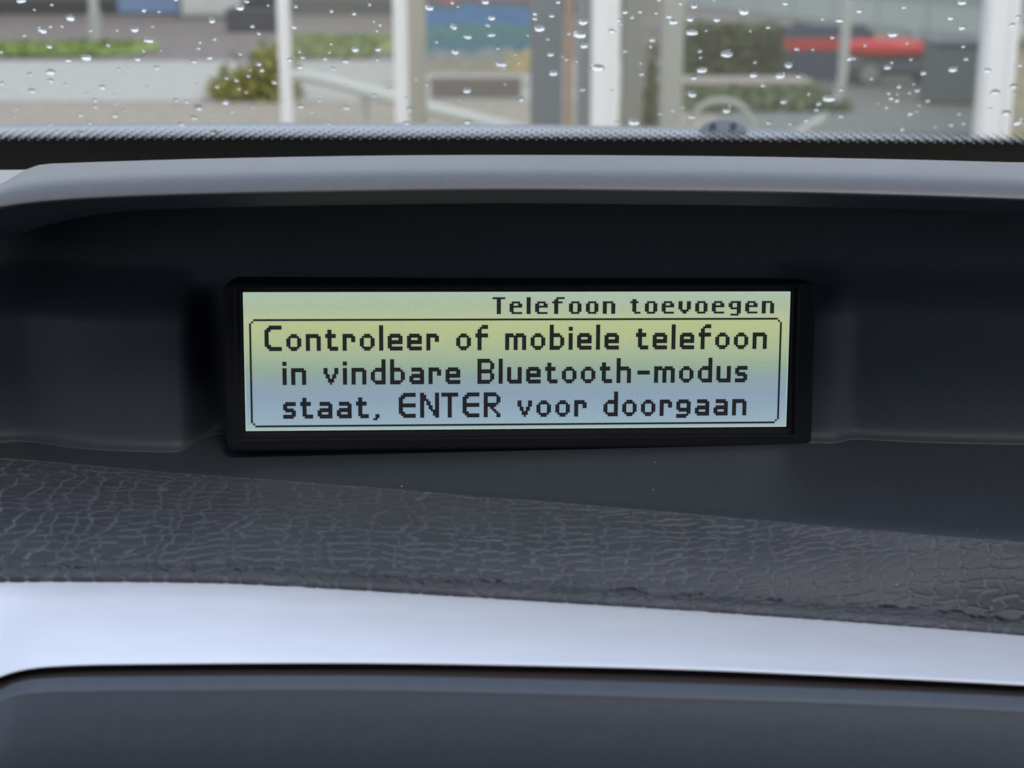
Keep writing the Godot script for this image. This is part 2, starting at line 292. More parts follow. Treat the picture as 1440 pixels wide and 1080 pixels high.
const DROPS := """
-1592 992 3.6 0.90|large raindrop over the far brown paving, leftmost large one
-1465 873 3.7 1.15|large raindrop over the far brown paving, rightmost large one
-1584 785 3.4 1.30|large raindrop over the far brown paving, second large one from left
-1595 666 2.2 1.30|small raindrop over the grass verge, leftmost small one
-1656 748 1.2 1.30|tiny raindrop over the far brown paving, leftmost tiny one
-1560 561 2.3 1.25|small raindrop over the grey road, third small one from left
-1490 579 4.4 1.09|large raindrop over the grass verge, leftmost large one
-1727 451 1.9 1.30|small raindrop over the grey road, second small one from left
-1649 463 4.0 1.10|only large raindrop over the grey road
-1670 396 2.6 1.30|medium raindrop over the grey road, second medium one from left
-1854 374 1.9 1.30|small raindrop over the grey road, leftmost small one
-1762 309 2.8 1.30|medium raindrop over the grey road, leftmost medium one
-1390 677 1.4 1.30|tiny raindrop over the grass verge, second tiny one from left
-1271 791 3.2 1.24|medium raindrop over the far brown paving, leftmost medium one
-1243 713 3.8 1.06|large raindrop over the grass verge, rightmost large one
-1208 927 1.8 1.30|small raindrop over the far brown paving, leftmost small one
-1161 919 1.0 1.30|tiny raindrop over the far brown paving, ninth tiny one from left
-1421 785 1.0 1.30|tiny raindrop over the far brown paving, sixth tiny one from left
-1332 787 1.1 1.30|tiny raindrop over the far brown paving, seventh tiny one from left
-1278 632 1.2 1.30|tiny raindrop over the grass verge, third tiny one from left
-1313 570 2.4 1.30|only medium raindrop over the grass verge
-1262 501 2.1 1.30|small raindrop over the grey road, fourth small one from left
-1400 489 1.2 1.30|tiny raindrop over the grey road, fourth tiny one from left
-1368 487 1.1 1.30|tiny raindrop over the grey road, fifth tiny one from left
-1333 341 1.2 1.30|tiny raindrop over the grey road, sixth tiny one from left
-1496 339 2.6 1.30|medium raindrop over the grey road, rightmost medium one
-1566 283 1.3 1.30|tiny raindrop over the grey road, third tiny one from left
-1552 226 1.9 1.30|small raindrop over the beige pavement, third small one from left
-1567 170 1.8 1.30|small raindrop over the beige pavement, fourth small one from left
-1607 207 1.2 1.30|tiny raindrop over the beige pavement, fourth tiny one from left
-1470 273 1.1 1.30|tiny raindrop over the beige pavement, fifth tiny one from left
-1486 196 1.2 1.30|tiny raindrop over the beige pavement, sixth tiny one from left
-1469 133 1.1 1.30|tiny raindrop over the beige pavement, seventh tiny one from left
-1644 92 2.2 1.30|small raindrop over the beige pavement, leftmost small one
-1514 86 2.6 1.30|medium raindrop over the beige pavement, leftmost medium one
-1629 17 1.7 1.30|small raindrop over the beige pavement, second small one from left
-1870 149 1.1 1.30|tiny raindrop over the beige pavement, second tiny one from left
-1567 931 0.8 1.30|tiny raindrop over the far brown paving, second tiny one from left
-1088 999 1.7 0.85|small raindrop over the far brown paving, second small one from left
-861 989 1.8 1.30|small raindrop over the far brown paving, third small one from left
-890 944 3.1 1.21|medium raindrop over the far brown paving, rightmost medium one
-999 857 2.8 1.30|medium raindrop over the far brown paving, second medium one from left
-871 815 1.5 1.30|small raindrop over the far brown paving, rightmost small one
-857 764 1.4 1.30|tiny raindrop over the far brown paving, tenth tiny one from left
-1015 721 1.3 1.30|tiny raindrop over the grass verge, rightmost tiny one
-1059 581 2.3 1.25|small raindrop over the grass verge, rightmost small one
-1120 552 2.0 1.30|small raindrop over the grey road, rightmost small one
-894 530 2.1 1.30|small raindrop over the low green bush, second small one from left
-891 481 2.0 1.30|small raindrop over the low green bush, third small one from left
-933 483 0.9 1.30|tiny raindrop over the low green bush, rightmost tiny one
-1029 416 1.5 1.30|tiny raindrop over the low green bush, second tiny one from left
-997 397 1.7 1.30|small raindrop over the low green bush, leftmost small one
-1076 342 1.5 1.30|tiny raindrop over the low green bush, leftmost tiny one
-1000 324 1.2 1.30|tiny raindrop over the low green bush, third tiny one from left
-862 380 2.1 1.30|small raindrop over the low green bush, rightmost small one
-1251 229 1.9 1.30|small raindrop over the beige pavement, fifth small one from left
-1213 213 1.9 1.30|small raindrop over the beige pavement, rightmost small one
-1180 160 3.8 1.30|only large raindrop over the beige pavement
-1070 208 3.1 1.30|only medium raindrop over the low green bush
-1217 69 2.6 1.30|medium raindrop over the beige pavement, rightmost medium one
-1151 49 1.2 1.30|tiny raindrop over the beige pavement, eighth tiny one from left
-1277 8 2.5 1.27|small raindrop over the beige pavement, sixth small one from left
-706 955 1.5 1.30|small raindrop over the pane left of the second white post, leftmost small one
-732 812 2.3 1.30|only medium raindrop over the leftmost white post
-737 626 1.2 1.30|tiny raindrop over the pane left of the second white post, leftmost tiny one
-733 583 1.6 1.30|small raindrop over the pane left of the second white post, second small one from left
-781 564 1.9 1.30|only small raindrop over the leftmost white post
-752 508 2.4 1.30|medium raindrop over the pane left of the second white post, leftmost medium one
-622 687 1.1 1.30|tiny raindrop over the pane left of the second white post, sixth tiny one from left
-635 623 1.2 1.30|tiny raindrop over the pane left of the second white post, fifth tiny one from left
-656 572 1.6 1.30|small raindrop over the pane left of the second white post, third small one from left
-636 495 1.6 1.30|small raindrop over the pane left of the second white post, fourth small one from left
-718 226 1.6 1.30|tiny raindrop over the pane left of the second white post, third tiny one from left
-794 173 2.6 1.30|medium raindrop over the pane left of the second white post, second medium one from left
-758 122 1.4 1.30|tiny raindrop over the pane left of the second white post, second tiny one from left
-708 14 1.6 1.30|tiny raindrop over the pane left of the second white post, fourth tiny one from left
-464 967 1.2 1.30|tiny raindrop over the pane left of the second white post, eleventh tiny one from left
-520 905 1.6 1.30|small raindrop over the pane left of the second white post, fifth small one from left
-442 827 1.4 1.30|tiny raindrop over the pane left of the second white post, fifteenth tiny one from left
-456 784 1.1 1.30|tiny raindrop over the pane left of the second white post, thirteenth tiny one from left
-542 643 3.2 1.16|medium raindrop over the pane left of the second white post, fifth medium one from left
-464 645 3.0 0.94|medium raindrop over the pane left of the second white post, rightmost medium one
-586 555 2.8 1.30|medium raindrop over the pane left of the second white post, third medium one from left
-472 565 1.2 1.30|tiny raindrop over the pane left of the second white post, fourteenth tiny one from left
-604 359 1.2 1.30|tiny raindrop over the pane left of the second white post, ninth tiny one from left
-508 270 2.0 1.30|small raindrop over the pane left of the second white post, rightmost small one
-624 159 3.0 1.01|medium raindrop over the pane left of the second white post, fourth medium one from left
-387 149 2.3 1.30|only small raindrop over the second white post
-408 17 2.8 1.21|only medium raindrop over the second white post
-270 941 3.3 0.89|large raindrop over the blue board, leftmost large one
-195 980 1.4 1.30|tiny raindrop over the blue board, second tiny one from left
-86 981 2.7 0.86|medium raindrop over the blue board, fourth medium one from left
-196 812 2.8 1.30|medium raindrop over the blue board, leftmost medium one
-68 873 3.2 0.85|large raindrop over the blue board, second large one from left
-81 823 1.8 1.05|only small raindrop over the blue board
-151 733 3.0 0.55|medium raindrop over the blue board, third medium one from left
-70 751 3.0 0.74|medium raindrop over the blue board, rightmost medium one
-258 701 1.0 1.30|tiny raindrop over the blue board, leftmost tiny one
-198 622 3.2 0.87|medium raindrop over the blue board, second medium one from left
-49 652 1.1 1.29|tiny raindrop over the blue board, fourth tiny one from left
-38 528 4.7 0.86|large raindrop over the blue board, rightmost large one
-164 307 3.6 1.05|only large raindrop over the cream handrail
-170 28 3.2 1.30|medium raindrop over the cream handrail, leftmost medium one
-347 407 0.9 1.30|tiny raindrop over the second white post, rightmost tiny one
150 981 1.5 1.01|small raindrop over the grey steel column, rightmost small one
76 901 1.6 0.93|small raindrop over the grey steel column, second small one from left
76 867 1.8 0.85|small raindrop over the grey steel column, leftmost small one
131 890 2.0 1.09|small raindrop over the grey steel column, third small one from left
92 797 4.8 0.83|large raindrop over the grey steel column, leftmost large one
238 844 3.6 1.14|large raindrop over the wide white post, second large one from left
230 749 5.6 0.76|large raindrop over the wide white post, leftmost large one
249 669 3.5 0.90|large raindrop over the wide white post, third large one from left
336 780 2.8 0.88|only medium raindrop over the wide white post
354 859 1.7 0.94|small raindrop over the wide white post, rightmost small one
135 602 2.5 0.91|only medium raindrop over the grey steel column
149 453 4.0 0.93|large raindrop over the grey steel column, rightmost large one
305 496 5.5 0.80|large raindrop over the wide white post, rightmost large one
258 319 2.3 1.10|small raindrop over the wide white post, leftmost small one
35 233 2.7 1.30|medium raindrop over the cream handrail, rightmost medium one
373 914 1.9 1.12|small raindrop over the pale grey column, second small one from left
398 880 1.6 1.30|small raindrop over the pale grey column, third small one from left
422 915 1.4 0.86|tiny raindrop over the pale grey column, second tiny one from left
392 632 1.7 1.30|small raindrop over the pale grey column, leftmost small one
479 717 2.5 1.15|only medium raindrop over the pale grey column
464 450 2.0 1.30|small raindrop over the pale grey column, fourth small one from left
520 881 2.2 0.85|small raindrop over the pale grey column, sixth small one from left
538 844 4.1 0.71|large raindrop over the pale grey column, rightmost large one
469 22 6.4 0.75|large raindrop over the pale grey column, leftmost large one
563 108 1.9 1.29|small raindrop over the pale grey column, fifth small one from left
609 133 1.5 1.30|tiny raindrop over the pale grey column, seventh tiny one from left
366 834 1.0 1.30|tiny raindrop over the pale grey column, leftmost tiny one
476 997 1.3 1.10|tiny raindrop over the pale grey column, sixth tiny one from left
548 971 1.5 0.75|small raindrop over the pale grey column, rightmost small one
595 955 2.5 1.30|medium raindrop over the pale trailer, second medium one from left
762 915 4.5 0.86|only large raindrop over the pale trailer
593 864 2.8 1.01|medium raindrop over the pale trailer, leftmost medium one
680 863 3.2 0.97|medium raindrop over the pale trailer, rightmost medium one
609 768 4.5 0.93|large raindrop over the dark hedge, leftmost large one
748 611 4.8 1.30|large raindrop over the dark hedge, rightmost large one
652 630 1.7 1.19|small raindrop over the dark hedge, leftmost small one
678 477 4.2 0.90|large raindrop over the dark hedge, second large one from left
655 418 2.8 0.94|medium raindrop over the dark hedge, leftmost medium one
665 278 4.3 1.25|only large raindrop over the left bicycle hoop
868 438 3.1 1.15|medium raindrop over the dark hedge, rightmost medium one
964 431 4.0 0.99|only large raindrop over the navy banner
1029 434 2.2 1.30|small raindrop over the navy banner, rightmost small one
979 520 3.4 1.30|only medium raindrop over the navy banner
915 354 1.9 1.07|small raindrop over the dark hedge, second small one from left
1014 213 2.7 1.30|only medium raindrop over the ground below the navy banner
860 808 1.5 1.30|small raindrop over the dark hedge, rightmost small one
1089 861 3.1 1.30|medium raindrop over the trailer above the pedal car, leftmost medium one
889 973 2.0 1.02|small raindrop over the trailer above the pedal car, leftmost small one
1032 866 1.1 1.30|only tiny raindrop over the trailer above the pedal car
1091 733 1.3 1.30|tiny raindrop over the navy banner, rightmost tiny one
985 645 1.9 0.86|small raindrop over the navy banner, leftmost small one
1183 575 2.8 1.30|medium raindrop over the red pedal car, leftmost medium one
1095 283 1.4 1.30|only tiny raindrop over the ground below the navy banner
1180 235 5.4 0.88|only large raindrop over the ground below the navy banner
1149 193 2.0 1.30|small raindrop over the ground below the navy banner, rightmost small one
1151 140 1.9 1.30|small raindrop over the ground below the navy banner, third small one from left
1207 319 2.0 1.25|small raindrop over the ground before the pedal car, second small one from left
813 130 3.3 1.12|medium raindrop over the left bicycle hoop, rightmost medium one
686 73 3.3 0.76|medium raindrop over the left bicycle hoop, leftmost medium one
989 24 2.5 1.30|only small raindrop over the left bicycle hoop
1073 12 1.8 1.30|small raindrop over the ground below the navy banner, leftmost small one
1130 43 1.9 1.30|small raindrop over the ground below the navy banner, second small one from left
1255 85 2.4 1.30|small raindrop over the ground before the pedal car, leftmost small one
1142 921 2.2 0.95|small raindrop over the trailer above the pedal car, second small one from left
1282 948 1.5 1.30|small raindrop over the trailer above the pedal car, rightmost small one
1463 977 3.1 0.89|medium raindrop over the trailer above the pedal car, third medium one from left
1455 873 2.3 1.17|medium raindrop over the trailer above the pedal car, second medium one from left
1513 803 2.7 0.99|medium raindrop over the trailer above the pedal car, rightmost medium one
1292 752 4.2 0.65|only large raindrop over the red pedal car
1334 502 2.7 1.30|medium raindrop over the red pedal car, rightmost medium one
1473 456 2.3 1.30|only small raindrop over the red pedal car
1572 483 3.7 1.01|only large raindrop over the dark blue-grey box
1593 570 1.8 1.30|small raindrop over the dark blue-grey box, rightmost small one
1297 410 1.4 1.30|tiny raindrop over the red pedal car, third tiny one from left
1413 343 1.9 1.30|small raindrop over the ground before the pedal car, sixth small one from left
1389 287 1.8 1.30|small raindrop over the ground before the pedal car, third small one from left
1409 243 2.2 1.30|small raindrop over the ground before the pedal car, fourth small one from left
1436 222 2.1 1.30|small raindrop over the ground before the pedal car, fifth small one from left
1422 280 1.1 1.30|tiny raindrop over the ground before the pedal car, third tiny one from left
1465 289 1.1 1.30|tiny raindrop over the ground before the pedal car, fourth tiny one from left
1488 310 2.0 1.30|small raindrop over the ground before the pedal car, eighth small one from left
1460 368 1.1 1.30|tiny raindrop over the ground before the pedal car, fifth tiny one from left
1550 221 1.7 1.30|small raindrop over the ground before the pedal car, rightmost small one
1410 161 1.6 1.30|tiny raindrop over the ground before the pedal car, second tiny one from left
1514 103 2.3 1.30|small raindrop over the ground before the pedal car, seventh small one from left
1533 127 1.2 1.30|tiny raindrop over the ground before the pedal car, sixth tiny one from left
1698 2 2.4 1.30|small raindrop over the dark blue-grey box, leftmost small one
1642 -21 1.2 1.30|tiny raindrop on the black dotted edge of the windscreen, rightmost tiny one
1702 101 1.3 1.30|tiny raindrop over the dark blue-grey box, leftmost tiny one
1521 -42 2.2 1.30|only small raindrop on the black dotted edge of the windscreen
1675 824 2.1 1.19|small raindrop over the beige wall at the right, leftmost small one
1676 881 1.6 1.30|small raindrop over the beige wall at the right, second small one from left
1695 474 3.4 0.71|only medium raindrop over the rightmost white post
1777 297 3.6 1.28|only large raindrop over the rightmost white post
1804 149 1.8 1.22|only small raindrop over the rightmost white post
1830 346 3.2 1.30|only medium raindrop over the beige wall at the right
1876 111 4.1 1.08|large raindrop over the beige wall at the right, leftmost large one
1949 21 4.3 1.29|large raindrop over the beige wall at the right, rightmost large one
1800 520 1.7 1.30|small raindrop over the beige wall at the right, rightmost small one
1200 574 1.4 1.30|tiny raindrop over the red pedal car, leftmost tiny one
-1691 -81 3.1 1.30|medium raindrop on the black dotted edge of the windscreen, leftmost medium one
-1779 -67 1.7 1.30|tiny raindrop on the black dotted edge of the windscreen, leftmost tiny one
-1163 -74 3.6 1.30|medium raindrop on the black dotted edge of the windscreen, rightmost medium one
-1413 -144 1.4 1.30|tiny raindrop on the black dotted edge of the windscreen, second tiny one from left
53 750 0.8 1.30|tiny raindrop over the blue board, rightmost tiny one
-414 635 0.8 1.30|tiny raindrop over the pane left of the second white post, rightmost tiny one
-1786 2 1.3 1.30|tiny raindrop over the beige pavement, third tiny one from left
-947 610 1.4 1.30|tiny raindrop over the low green bush, fourth tiny one from left
1528 182 1.1 1.30|tiny raindrop over the ground before the pedal car, rightmost tiny one
-26 365 0.9 1.30|tiny raindrop over the cream handrail, rightmost tiny one
193 764 1.3 1.30|tiny raindrop over the grey steel column, rightmost tiny one
-1623 362 1.4 1.30|tiny raindrop over the grey road, second tiny one from left
-1058 124 1.4 1.30|tiny raindrop over the beige pavement, ninth tiny one from left
-1803 332 0.8 1.30|tiny raindrop over the grey road, leftmost tiny one
12 608 0.9 1.30|tiny raindrop over the blue board, fifth tiny one from left
-668 225 1.0 1.30|tiny raindrop over the pane left of the second white post, eighth tiny one from left
-196 233 1.0 1.30|tiny raindrop over the cream handrail, second tiny one from left
26 539 0.9 1.30|tiny raindrop over the blue board, sixth tiny one from left
-1897 80 0.9 1.30|tiny raindrop over the beige pavement, leftmost tiny one
1216 674 1.3 1.30|tiny raindrop over the red pedal car, second tiny one from left
-393 76 1.2 1.30|tiny raindrop over the second white post, second tiny one from left
-979 296 1.3 1.30|tiny raindrop over the low green bush, fifth tiny one from left
660 581 0.9 1.30|tiny raindrop over the dark hedge, leftmost tiny one
475 910 1.1 1.30|tiny raindrop over the pale grey column, fifth tiny one from left
478 666 1.3 1.30|tiny raindrop over the pale grey column, fourth tiny one from left
-1083 652 1.3 1.30|tiny raindrop over the grass verge, fifth tiny one from left
-448 326 1.2 1.30|tiny raindrop over the pane left of the second white post, sixteenth tiny one from left
1743 11 1.4 1.30|tiny raindrop over the dark blue-grey box, rightmost tiny one
818 178 1.1 1.30|only tiny raindrop over the left bicycle hoop
191 566 1.4 1.30|tiny raindrop over the grey steel column, third tiny one from left
-1775 624 1.2 1.30|tiny raindrop over the grass verge, leftmost tiny one
-1216 638 0.8 1.30|tiny raindrop over the grass verge, fourth tiny one from left
1371 199 0.9 1.30|tiny raindrop over the ground before the pedal car, leftmost tiny one
-30 492 0.9 1.30|tiny raindrop over the cream handrail, fifth tiny one from left
-177 953 0.7 1.30|tiny raindrop over the blue board, third tiny one from left
-1070 698 1.3 1.30|tiny raindrop over the grass verge, sixth tiny one from left
1401 565 1.1 1.30|tiny raindrop over the red pedal car, rightmost tiny one
643 166 1.1 1.30|tiny raindrop over the pale grey column, rightmost tiny one
1041 644 1.1 1.30|tiny raindrop over the navy banner, leftmost tiny one
857 544 1.2 1.30|tiny raindrop over the dark hedge, rightmost tiny one
654 997 0.8 1.30|only tiny raindrop over the pale trailer
-1205 816 0.9 1.30|tiny raindrop over the far brown paving, eighth tiny one from left
-1549 813 1.1 1.30|tiny raindrop over the far brown paving, third tiny one from left
1356 691 1.0 1.30|tiny raindrop over the red pedal car, fifth tiny one from left
-310 361 1.3 1.30|tiny raindrop over the cream handrail, leftmost tiny one
1556 666 1.2 1.30|tiny raindrop over the dark blue-grey box, second tiny one from left
-606 205 1.0 1.30|tiny raindrop over the pane left of the second white post, tenth tiny one from left
1339 541 1.2 1.30|tiny raindrop over the red pedal car, fourth tiny one from left
122 722 1.1 1.30|tiny raindrop over the grey steel column, leftmost tiny one
-1500 965 1.0 1.30|tiny raindrop over the far brown paving, fourth tiny one from left
-88 194 0.9 1.30|tiny raindrop over the cream handrail, third tiny one from left
368 308 1.2 1.30|tiny raindrop over the wide white post, second tiny one from left
227 554 1.2 1.30|tiny raindrop over the wide white post, leftmost tiny one
1850 290 1.4 1.30|only tiny raindrop over the beige wall at the right
-796 962 0.8 1.30|tiny raindrop over the far brown paving, rightmost tiny one
-976 163 1.0 1.30|tiny raindrop over the beige pavement, rightmost tiny one
655 784 0.8 1.30|tiny raindrop over the dark hedge, second tiny one from left
-1145 363 1.1 1.30|tiny raindrop over the grey road, rightmost tiny one
175 592 1.0 1.30|tiny raindrop over the grey steel column, second tiny one from left
-45 93 1.0 1.30|tiny raindrop over the cream handrail, fourth tiny one from left
804 782 0.9 1.30|tiny raindrop over the dark hedge, third tiny one from left
-593 922 1.3 1.30|tiny raindrop over the pane left of the second white post, seventh tiny one from left
-460 850 0.8 1.30|tiny raindrop over the pane left of the second white post, twelfth tiny one from left
-1509 815 1.0 1.30|tiny raindrop over the far brown paving, fifth tiny one from left
401 24 1.5 1.30|tiny raindrop over the wide white post, rightmost tiny one
-948 433 1.4 1.30|tiny raindrop over the low green bush, sixth tiny one from left
-395 252 1.0 1.30|tiny raindrop over the second white post, leftmost tiny one
454 539 0.9 1.30|tiny raindrop over the pale grey column, third tiny one from left
"""   # across and up the glass in tenths of a millimetre, width in millimetres, height over width

# ---------------------------------------------------------------- scene
var M := {}

func _ready() -> void:
	rng.seed = 7
	camera_and_light()
	materials()
	ground()
	car_shell()
	dashboard()
	display()
	windscreen()
	street()
	shelter()
	raindrops()

func camera_and_light() -> void:
	var cam := Camera3D.new()
	cam.name = "camera"
	var lens := CameraAttributesPhysical.new()
	lens.frustum_focal_length = 48.13
	lens.exposure_aperture = 19.0
	lens.frustum_focus_distance = 0.385
	lens.frustum_near = 0.03
	lens.frustum_far = 400.0
	cam.attributes = lens
	add_child(cam)
	cam.fov = 28.0
	cam.near = 0.03
	cam.far = 400.0
	cam.position = Vector3(0, EYE, 0)
	cam.rotation_degrees = Vector3(-16, 0, 0)
	cam.current = true
	var e := Environment.new()
	e.background_mode = Environment.BG_SKY
	var sky := Sky.new()
	var sm := ProceduralSkyMaterial.new()
	sm.sky_top_color = Color(0.82, 0.905, 1.0)
	sm.sky_horizon_color = Color(0.93, 0.925, 0.91)
	sm.sky_curve = 0.25
	sm.sky_energy_multiplier = 1.25
	sm.ground_bottom_color = Color(0.35, 0.34, 0.33)
	sm.ground_horizon_color = Color(0.6, 0.6, 0.58)
	var clouds := noise_tex(noise(0.006, FastNoiseLite.TYPE_SIMPLEX_SMOOTH, 4, 4), 512, ramp(Color(0, 0, 0, 0), Color(0.45, 0.45, 0.45, 0.45), 0.4, 0.8))
	clouds.height = 256
	clouds.width = 512
	sm.sky_cover = clouds
	sky.sky_material = sm
	e.sky = sky
	e.tonemap_mode = Environment.TONE_MAPPER_LINEAR
	e.tonemap_exposure = EXPOSURE
	e.sdfgi_enabled = true
	e.ssao_enabled = true
	e.ssil_enabled = true
	var w := WorldEnvironment.new()
	w.name = "world_environment"
	w.environment = e
	add_child(w)
	var sun := DirectionalLight3D.new()
	sun.name = "sun"
	sun.light_energy = 0.5
	sun.light_angular_distance = 14.0
	sun.light_color = Color(1.0, 0.93, 0.82)
	sun.shadow_enabled = true
	sun.rotation_degrees = Vector3(-52, 25, 0)
	sun.sky_mode = DirectionalLight3D.SKY_MODE_LIGHT_ONLY
	add_child(sun)

func materials() -> void:
	var grain := noise_tex(noise(0.09, FastNoiseLite.TYPE_CELLULAR, 3, 2), 512, null, 3.0)
	var mottled := noise_tex(noise(0.012, FastNoiseLite.TYPE_SIMPLEX_SMOOTH, 9, 4), 512, ramp(Color(0.95, 0.95, 0.95), Color(1, 1, 1), 0.2, 0.8))
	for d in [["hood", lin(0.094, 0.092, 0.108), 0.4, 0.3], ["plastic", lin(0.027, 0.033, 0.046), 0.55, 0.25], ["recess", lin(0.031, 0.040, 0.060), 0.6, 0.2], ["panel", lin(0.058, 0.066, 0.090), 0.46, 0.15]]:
		var m := mat(d[1], d[2])
		m.albedo_texture = mottled
		m.uv1_triplanar = true
		m.uv1_world_triplanar = true
		m.uv1_scale = Vector3.ONE * 50.0
		m.normal_enabled = true
		m.normal_texture = grain
		m.normal_scale = d[3]
		M[d[0]] = m
	M.leather = mat(Color.WHITE, 0.55, 0.0, 0.45)
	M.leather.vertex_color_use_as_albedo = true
	M.leather.uv1_triplanar = true
	M.leather.uv1_world_triplanar = true
	M.leather.uv1_scale = Vector3.ONE * 40.0
	M.leather.normal_enabled = true
	M.leather.normal_texture = grain
	M.leather.normal_scale = 0.5
	M.trim = mat(lin(0.75, 0.755, 0.845), 0.52, 0.5)
	M.trim.albedo_texture = noise_tex(noise(0.014, FastNoiseLite.TYPE_SIMPLEX_SMOOTH, 23, 5), 512, ramp(Color(0.985, 0.985, 0.987), Color(1, 1, 1), 0.3, 0.75))
	M.trim.uv1_triplanar = true
	M.trim.uv1_world_triplanar = true
	M.trim.uv1_scale = Vector3(7, 22, 22)
	M.dash_top = mat(lin(0.2, 0.195, 0.19), 0.35)  # dash plastic made paler, to stand in for reflected daylight
	M.dash_top.normal_enabled = true
	M.dash_top.normal_texture = grain
	M.dash_top.normal_scale = 0.2
	M.dash_top.uv1_triplanar = true
	M.dash_top.uv1_world_triplanar = true
	M.dash_top.uv1_scale = Vector3.ONE * 50.0
	M.seal = mat(lin(0.034, 0.026, 0.029), 0.75)
	M.black = mat(lin(0.007, 0.0085, 0.014), 0.6, 0.0, 0.25)
	M.lip = mat(lin(0.014, 0.013, 0.017), 0.6, 0.0, 0.3)
	M.frit = mat(lin(0.007, 0.007, 0.009), 0.4, 0.0, 0.35)
	M.glass = mat(Color(0.9, 0.95, 0.93, 0.03), 0.02)
	M.glass.transparency = BaseMaterial3D.TRANSPARENCY_ALPHA
	M.water = mat(Color(1, 1, 1, 0.0), 0.0)
	M.water.refraction_enabled = true
	M.water.refraction_scale = 0.033
	M.silver = mat(lin(0.6, 0.62, 0.66), 0.28, 0.6)
	M.silver.clearcoat_enabled = true
	M.liner = mat(lin(0.2, 0.205, 0.215), 0.9)
	M.paint = mat(lin(0.17, 0.175, 0.185), 0.4)
	M.paint.clearcoat_enabled = true
	M.dark = mat(lin(0.03, 0.03, 0.033), 0.8)
	M.white = mat(lin(0.74, 0.74, 0.74), 0.45)
	M.pane = mat(Color(0.74, 0.73, 0.64, 0.13), 0.06)  # pale colour in the glass stands in for a haze of reflections
	M.pane.transparency = BaseMaterial3D.TRANSPARENCY_ALPHA

func ground_mat(c: Color, c2: Color, scale: float, seed_: int, rough := 0.8) -> StandardMaterial3D:
	var m := mat(Color.WHITE, rough)
	m.albedo_texture = noise_tex(noise(0.02, FastNoiseLite.TYPE_SIMPLEX_SMOOTH, seed_, 5), 512, ramp(c, c2, 0.25, 0.75))
	m.uv1_triplanar = true
	m.uv1_world_triplanar = true
	m.uv1_scale = Vector3.ONE * scale
	return m

func flat(called: String, m: Material, pts: Array, y: float, kind := "structure") -> MeshInstance3D:   # a level sheet of the ground
	var st := begin()
	st.set_smooth_group(-1)
	var poly := PackedVector2Array()
	for p in pts: poly.append(p)
	var tri := Geometry2D.triangulate_polygon(poly)
	for i in range(0, tri.size(), 3):
		var v := []
		for k in 3: v.append(Vector3(poly[tri[i + k]].x, y, -poly[tri[i + k]].y))
		if (v[1] - v[0]).cross(v[2] - v[0]).y > 0.0: v.reverse()
		for q in v: st.add_vertex(q)
	var o := put(called, done(st), m)
	tag(o, "", "", "", kind)
	return o

func ground() -> void:
	flat("ground", ground_mat(lin(0.26, 0.215, 0.165), lin(0.34, 0.285, 0.22), 0.6, 11), [Vector2(-150, -60), Vector2(150, -60), Vector2(150, 300), Vector2(-150, 300)], 0.0)
	flat("road", ground_mat(lin(0.35, 0.325, 0.285), lin(0.42, 0.39, 0.345), 0.5, 12, 0.6), [Vector2(-40, 12.7), Vector2(6, 12.7), Vector2(6, 17.2), Vector2(-40, 17.2)], 0.004)
	flat("far_paving", ground_mat(lin(0.15, 0.12, 0.105), lin(0.22, 0.18, 0.155), 0.4, 13), [Vector2(-40, 17.2), Vector2(30, 17.2), Vector2(30, 40), Vector2(-40, 40)], 0.008)
	flat("wet_ground", ground_mat(lin(0.11, 0.115, 0.1), lin(0.16, 0.165, 0.145), 0.7, 14, 0.45), [Vector2(1.1, 5.5), Vector2(9, 5.5), Vector2(14, 16.5), Vector2(1.9, 16.5)], 0.012)
	flat("cream_path", ground_mat(lin(0.36, 0.34, 0.28), lin(0.42, 0.4, 0.33), 0.7, 15), [Vector2(-1.15, 14.2), Vector2(1.4, 14.2), Vector2(1.7, 16.3), Vector2(-1.3, 16.3)], 0.016)

